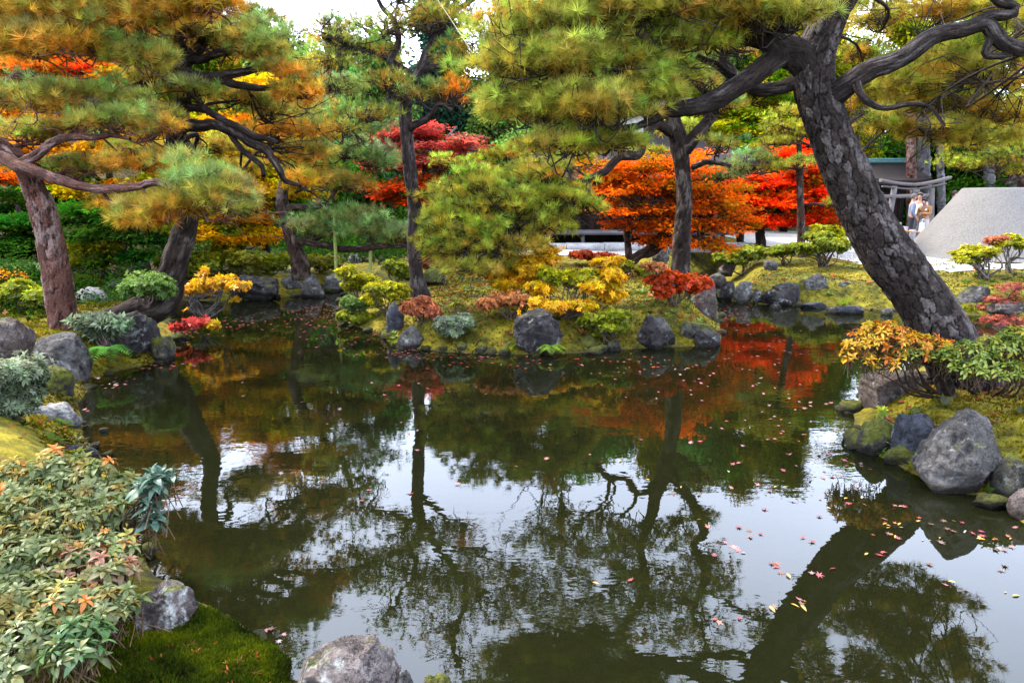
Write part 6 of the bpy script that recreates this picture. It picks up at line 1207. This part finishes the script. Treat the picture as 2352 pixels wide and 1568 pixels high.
fern('small fern at the foot of the right bank boulders', 1800, 705, 14.0, [(-.3, .3), (-1.2, .34), (-2.2, .3), (.4, .3), (-2.9, .28)], (.05, .12, .02))
fern('tiny pale fern beside the pyramid rock at the water', 2240, 1132, 4.75, [(-.3, .09), (-1.2, .1), (-2.2, .1), (.4, .08), (-2.9, .08)], (.20, .18, .03))
fern('pale rosette of fronds on the big lichened rock at the bottom', 832, 1552, 2.75, [(a, .05) for a in np.linspace(0, 5.5, 7)], (.30, .36, .10))
# grass tuft on the wet stone
V, Fc, C = needles(np.repeat(P(1945, 700, 13.6)[None], 6, 0) + rng.normal(size=(6, 3)) * np.array([.09, .05, 0]), np.repeat([[0, 0, 1.0]], 6, 0), .20, np.repeat([[.2, .26, .02]], 6, 0), 16, .012, .4); solo('grass_tuft', V, Fc, LEAF, 'bright grass tuft on the flat wet stone by the right bank', 'grass', C=C, sm=False)

# ---------------------------------------------------------------- moss, litter, floating leaves
def land_points(n, poly_px, z=.3, dmin=.02):
    o = np.array([G(a, b, z)[:2] for a, b in poly_px]); x0, y0 = o.min(0); x1, y1 = o.max(0); q = rng.uniform((x0, y0), (x1, y1), (n * 3, 2)); ins = np.zeros(len(q), bool)
    for a, b in zip(o, np.roll(o, -1, 0)): c = ((a[1] > q[:, 1]) != (b[1] > q[:, 1])); ins ^= c & (q[:, 0] < (b[0] - a[0]) * (q[:, 1] - a[1]) / (b[1] - a[1] + 1e-12) + a[0])
    q = q[ins][:n]; q = q[pond_sd(q[:, 0], q[:, 1]) > dmin]; return np.column_stack([q, ground(q[:, 0], q[:, 1])])
IMOSS = inst_mat('moss_sprigs', .25)
def sprays_world(name, q, Z, size, cols, sv, sf, sc_, mat):
    e = bpy.data.objects.new('tmp', None); o = sprays(name, e, q, Z, size, cols, sv, sf, sc_, mat); o.parent = None; bpy.data.objects.remove(e); return o
def moss_carpet(name, n, poly, size, pal, z=.3, per=9, dmin=0.0):
    q = land_points(n, poly, z, dmin); t = np.clip(.5 + .8 * fbm(q * 1.6, 9, 3) + .5 * fbm(q * 7, 12, 2) + .08 * rng.normal(size=len(q)), 0, 1)
    return sprays_world(name, q, norm(np.array([0, 0, 1.0]) + .25 * rng.normal(size=(len(q), 3))), size * rng.uniform(.6, 1.3, len(q)), pick(pal, t, .15), *tuft(per, .22, .55), IMOSS)
MP = [(.010, .012, .002), (.022, .032, .002), (.05, .065, .003), (.095, .105, .004), (.16, .145, .006)]
MG = [(.022, .014, .004), (.05, .038, .004), (.085, .07, .005), (.14, .115, .007), (.21, .165, .010)]
moss_carpet('near_moss', 12000, [(120, 1700), (150, 1440), (330, 1380), (480, 1370), (660, 1470), (690, 1640)], .036, MP, .1, 14, -.06)
moss_carpet('left_bank_moss', 11000, [(-80, 1130), (160, 1100), (-60, 720), (330, 690), (380, 800), (200, 900), (180, 1030)], .035, MG, .4)
moss_carpet('island_moss', 16000, [(770, 760), (900, 690), (1050, 640), (1640, 630), (1660, 790), (1400, 812), (1000, 812)], .035, MG, .35)
moss_carpet('right_bank_moss', 9000, [(1690, 690), (1640, 640), (1900, 600), (2400, 615), (2400, 730), (2000, 710)], .035, MG, .42)
moss_carpet('near_right_moss', 20000, [(1950, 960), (2080, 850), (2420, 830), (3300, 830), (3300, 1260), (2420, 1230), (2200, 1130), (2000, 1050)], .028, MG, .3)
# low plants creeping along the banks and between the shrubs
q = np.vstack([land_points(9000, [(770, 760), (900, 690), (1050, 640), (1640, 630), (1660, 800), (1400, 815), (1000, 815)], .3), land_points(2500, [(1690, 700), (1640, 640), (1900, 620), (2400, 640), (2400, 730), (2000, 715)], .3), land_points(2500, [(-80, 1030), (-60, 700), (330, 660), (420, 800), (200, 900), (200, 1030)], .3), land_points(1500, [(1950, 970), (2080, 850), (2420, 830), (2420, 1230), (2200, 1135), (2000, 1055)], .25)])
dq = pond_sd(q[:, 0], q[:, 1]); keep = rng.uniform(size=len(q)) < np.where(dq < .28, .30, .16) * smooth(-.1, .35, fbm(q * 2.3, 71, 3)); q = q[keep]
cv = pick(TH['midgreen'], rng.uniform(0, 1, len(q)), .3); k_ = rng.uniform(size=len(q)); cv[k_ < .3] = pick(TH['bush'], rng.uniform(0, 1, len(q)))[k_ < .3]; cv[k_ > .86] = pick(TH['rust'], rng.uniform(0, 1, len(q)))[k_ > .86]
sprays_world('ground_cover', q, norm(np.array([0, 0, 1.0]) + .3 * rng.normal(size=(len(q), 3))), rng.uniform(.04, .10, len(q)), cv, *rosette(9, .38, .9), ISHRUB)
# fallen leaves on the ground
q = np.vstack([land_points(4200, [(770, 760), (900, 690), (1050, 600), (1640, 600), (1660, 790), (1400, 812), (1000, 812)], .4), land_points(500, [(1690, 690), (1600, 590), (2000, 585), (2100, 700)], .45), land_points(900, [(-80, 1030), (-60, 650), (800, 600), (780, 690), (380, 800), (180, 1000)], .4), land_points(40, [(300, 1500), (500, 1420), (640, 1500), (650, 1640), (300, 1640)], .15), land_points(350, [(1950, 960), (2080, 850), (2420, 830), (2420, 1230), (2200, 1130)], .3)])
FL = [(.20, .035, .014), (.24, .065, .02), (.20, .10, .02), (.10, .045, .02), (.07, .032, .016), (.22, .035, .025)]
fa = MB(); SV, SQ = None, None
def flat_star(curl):
    V = [(0, 0, 0)]
    for i in range(5):
        a = 1.2566 * i; V += [(math.cos(a), math.sin(a), curl * rng.uniform(0, .5)), (math.cos(a + .628) * .36, math.sin(a + .628) * .36, 0)]
    return np.array(V), np.array([(0, 1 + (k - 1) % 10, 1 + k, 1 + (k + 1) % 10) for k in range(0, 10, 2)])
VAR = [flat_star(.5) for _ in range(6)]; n_ = len(q); Zn = norm(np.array([0, 0, 1.0]) + .35 * rng.normal(size=(n_, 3))); Xn = norm(np.cross(Zn, rng.normal(size=(n_, 3)))); Yn = np.cross(Zn, Xn); kk = rng.integers(0, 6, n_); rs_ = rng.uniform(.018, .034, n_); cl_ = np.array(FL)[rng.integers(0, len(FL), n_)] * rng.uniform(.5, 1.1, (n_, 1))
for v in range(6):
    i_ = np.nonzero(kk == v)[0]; SV, SQ = VAR[v]; W_ = (SV[None, :, 0, None] * Xn[i_, None] + SV[None, :, 1, None] * Yn[i_, None] + SV[None, :, 2, None] * Zn[i_, None]) * rs_[i_, None, None] + (q[i_] + [0, 0, .02])[:, None]
    fa.add(W_.reshape(-1, 3), (SQ[None] + (np.arange(len(i_)) * len(SV))[:, None, None]).reshape(-1, 4), np.repeat(cl_[i_], len(SV), 0))
V, Fc, C = fa.get(); solo('fallen_leaves', V, Fc, LEAF, None, None, C=C, sm=False, kind='stuff', loc=np.zeros(3))
# stones along the water's edge
U, Fi = ico(1); mb = MB(); B_ = np.roll(POND, -1, 0)
for a, b in zip(POND[:-6], B_[:-6]):
    L = np.linalg.norm(b - a)
    for _ in range(int(L * 3.6)):
        p_ = a + (b - a) * rng.uniform() + rng.normal(size=2) * .07
        if p_[1] > 17 or p_[0] > 9: continue
        r_ = .02 + .10 * rng.uniform() ** 2.2 * (1 if p_[1] > 4 else .6); s_ = rng.uniform(.6, 1.3, 3) * r_ * np.array([1.2, 1.2, .7]); mb.add(U * s_ * (1 + .2 * rng.normal(size=(len(U), 1))) + np.array([p_[0], p_[1], rng.uniform(-.01, .04)]), Fi, (1, 1, 1))
V, Fs, C = mb.get(); solo('shore_stones', V, Fs, ROCKS['mossy'], None, None, kind='stuff', loc=np.zeros(3))
# leaves afloat
def star(n=7, inner=.38, curl=.12):
    V = [(0, 0, 0)]; 
    for i in range(n):
        a = math.pi * 2 * (i / n); am = math.pi * 2 * ((i + .5) / n); L = 1.0 if i not in (n // 2, n // 2 + 1) else .62
        V += [(math.cos(a) * L, math.sin(a) * L, curl * rng.uniform(-.3, 1)), (math.cos(am) * inner, math.sin(am) * inner, curl * .2 * rng.uniform(-1, 1))]
    m_ = 2 * n; Q = [(0, 1 + (k - 1) % m_, 1 + k, 1 + (k + 1) % m_) for k in range(0, m_, 2)]; return np.array(V), np.array(Q)
WETLEAF = leaf_mat('wet_leaf', .1, .10)
FC = {'red': (.15, .014, .016), 'pink': (.17, .05, .045), 'orange': (.20, .05, .014), 'yellow': (.26, .15, .010), 'pale': (.22, .19, .12), 'brown': (.07, .03, .016)}
fl_mesh = {}
for kx, c in FC.items():
    for v in range(2):
        V, Q = star(7 if v else 5, .34); 
        if kx in ('yellow', 'pale') : V, Q = leafshape(1.5, .55, .15, .12, 4)
        fl_mesh[kx, v] = mesh_data('floating_leaf', V, Q, WETLEAF, np.array(c)[None] * rng.uniform(.75, 1.15, (len(V), 1)), False)
pts_ = []
def cluster(n, cx, cy, sx, sy, mixk, clump=0):
    for _ in range(n):
        px, py = cx + rng.normal() * sx, cy + rng.normal() * sy; g = G(px, max(py, 620))
        if pond_sd(np.array([g[0]]), np.array([g[1]]))[0] < -.04: pts_.append((g, mixk[rng.integers(len(mixk))], py))
RP = ['red', 'pink', 'pink', 'orange', 'red', 'brown']; ALLK = ['red', 'pink', 'yellow', 'pale', 'orange', 'brown', 'red', 'brown', 'yellow']
for a in [(34, 1250, 836, 160, 14), (44, 1480, 838, 110, 18), (26, 1560, 880, 90, 30), (36, 1760, 790, 70, 45), (28, 1850, 900, 80, 40), (20, 1800, 980, 90, 40), (14, 1720, 1050, 100, 40), (20, 1950, 1040, 40, 30)]: cluster(*a, RP + ['pale'])
for cx, cy, n in [(2080, 1160, 7), (2110, 1205, 6), (2040, 1205, 9), (2060, 1240, 8), (2190, 1205, 8), (2230, 1230, 9), (2290, 1240, 7), (2150, 1240, 6), (2310, 1260, 6), (1880, 1100, 5), (1960, 1130, 4), (2000, 1160, 5), (1770, 1130, 4), (1900, 1180, 3), (2020, 1275, 5), (1840, 1240, 3), (1720, 1220, 6), (1700, 1265, 8), (1760, 1300, 5), (1850, 1330, 4), (1850, 1380, 7), (1810, 1310, 5), (1640, 1280, 2), (1780, 1390, 5), (1690, 1420, 3), (2190, 1335, 3), (2320, 1310, 4), (2330, 1370, 3), (1440, 1325, 2), (1340, 1350, 2), (1650, 1420, 2), (1910, 1640, 1), (1560, 1125, 4), (1740, 1150, 4), (2270, 1140, 4), (2350, 1220, 5)]: cluster(max(1, round(n * .62)), cx, cy, 17, 7, ALLK)
cluster(12, 1800, 1150, 180, 100, ALLK); cluster(14, 1250, 1000, 300, 80, RP); cluster(24, 900, 880, 170, 70, RP); cluster(14, 640, 1500, 18, 40, ['brown', 'pink', 'orange'])
for a in [(130, 740, 712, 45, 14), (60, 700, 745, 60, 14), (60, 540, 748, 60, 8), (50, 860, 775, 60, 18), (40, 950, 812, 60, 8), (40, 420, 770, 20, 16), (40, 340, 838, 50, 6), (30, 240, 878, 40, 12), (120, 1625, 628, 22, 8), (30, 1050, 820, 80, 6), (70, 1680, 720, 30, 14), (40, 190, 960, 12, 40)]: cluster(*a, ['red', 'pink', 'pink', 'brown'])
key = sorted(range(len(pts_)), key=lambda i: -(1 / pts_[i][0][1])); names = {'red': 'small red maple leaf', 'pink': 'faded pink maple leaf', 'orange': 'orange maple leaf', 'yellow': 'yellow oval leaf', 'pale': 'pale upturned oval leaf', 'brown': 'brown curled maple leaf'}
MARKS = [((800, 1470), 'near the big lichened rock at the bottom'), ((1236, 830), 'in front of the big dark island rock'), ((1505, 815), 'in front of the rounded dark island rock'), ((1625, 815), 'off the right corner of the island'), ((940, 815), 'off the left tip of the island'), ((830, 770), 'beside the clipped bushes of the island'), ((720, 700), 'in the raft of leaves by the far shore'), ((480, 750), 'by the red sprig on the left'), ((300, 860), 'under the dark boulder on the left bank'), ((215, 960), 'by the pale boulder on the left bank'), ((600, 850), 'on the reflection of the dark propped pine'),
         ((1560, 1125), 'on the reflection of the forked pine trunk'), ((2190, 1150), 'under the pyramid rock'), ((2110, 1215), 'in the leaf cluster left below the pyramid rock'), ((2290, 1245), 'near the right edge below the pyramid rock'), ((2020, 1275), 'where the leaning trunk reflection starts'), ((1850, 1380), 'on the leaning trunk reflection'), ((1900, 1120), 'on the bright sky reflection left of the pyramid rock'), ((1720, 1240), 'between the two big trunk reflections'), ((1850, 960), 'in the water left of the long brown boulder'), ((1800, 800), 'on the reflection of the scarlet maple'), ((1940, 1040), 'off the mossy rock on the near right bank'), ((1400, 1340), 'in the middle of the pond foreground'), ((1250, 1000), 'in the middle of the pond'), ((2330, 1360), 'at the right edge over the pale sky reflection'), ((1690, 1420), 'near the bottom right of centre'), ((640, 1500), 'by the mossy near shore'), ((1690, 720), 'by the pale upright bank rock')]
def where(g):
    dirv = g - np.array([0, 0, CAMZ]); zc = dirv[1] * CP - dirv[2] * SP; px = 1176 + F * dirv[0] / zc; py = 784 - F * (dirv[1] * SP + dirv[2] * CP) / zc
    return min(MARKS, key=lambda m_: ((m_[0][0] - px) ** 2 + 2.5 * (m_[0][1] - py) ** 2))[1]
rest = MB()
for n_, i in enumerate(key):
    g, kx, py = pts_[i]; v = int(rng.integers(2)); sc_ = rng.uniform(.018, .034); a = rng.uniform(0, 6.28); til = rng.normal(size=2) * .16
    if n_ < 298:
        o = bpy.data.objects.new('floating_leaf', fl_mesh[kx, v]); o.location = (g[0], g[1], .004 + .0004 * (n_ % 12)); o.rotation_euler = (til[0], til[1], a); o.scale = (sc_,) * 3; COL.objects.link(o); props(o, names[kx] + ' floating ' + where(g), 'leaf', kx + ' leaves afloat ' + where(g))
    else:
        me = fl_mesh[kx, v]; V = np.array([q.co[:] for q in me.vertices]); R = np.array(Matrix.Rotation(a, 3, 'Z')); rest.add((V * sc_ * 1.25) @ R.T + [g[0], g[1], .006 + .0003 * (n_ % 15)], [tuple(p_.vertices) for p_ in me.polygons], FC[kx])
V, Fs, C = rest.get(); solo('floating_leaf_litter', V, Fs, LEAFG, None, None, C=C, sm=False, kind='stuff', loc=np.zeros(3))
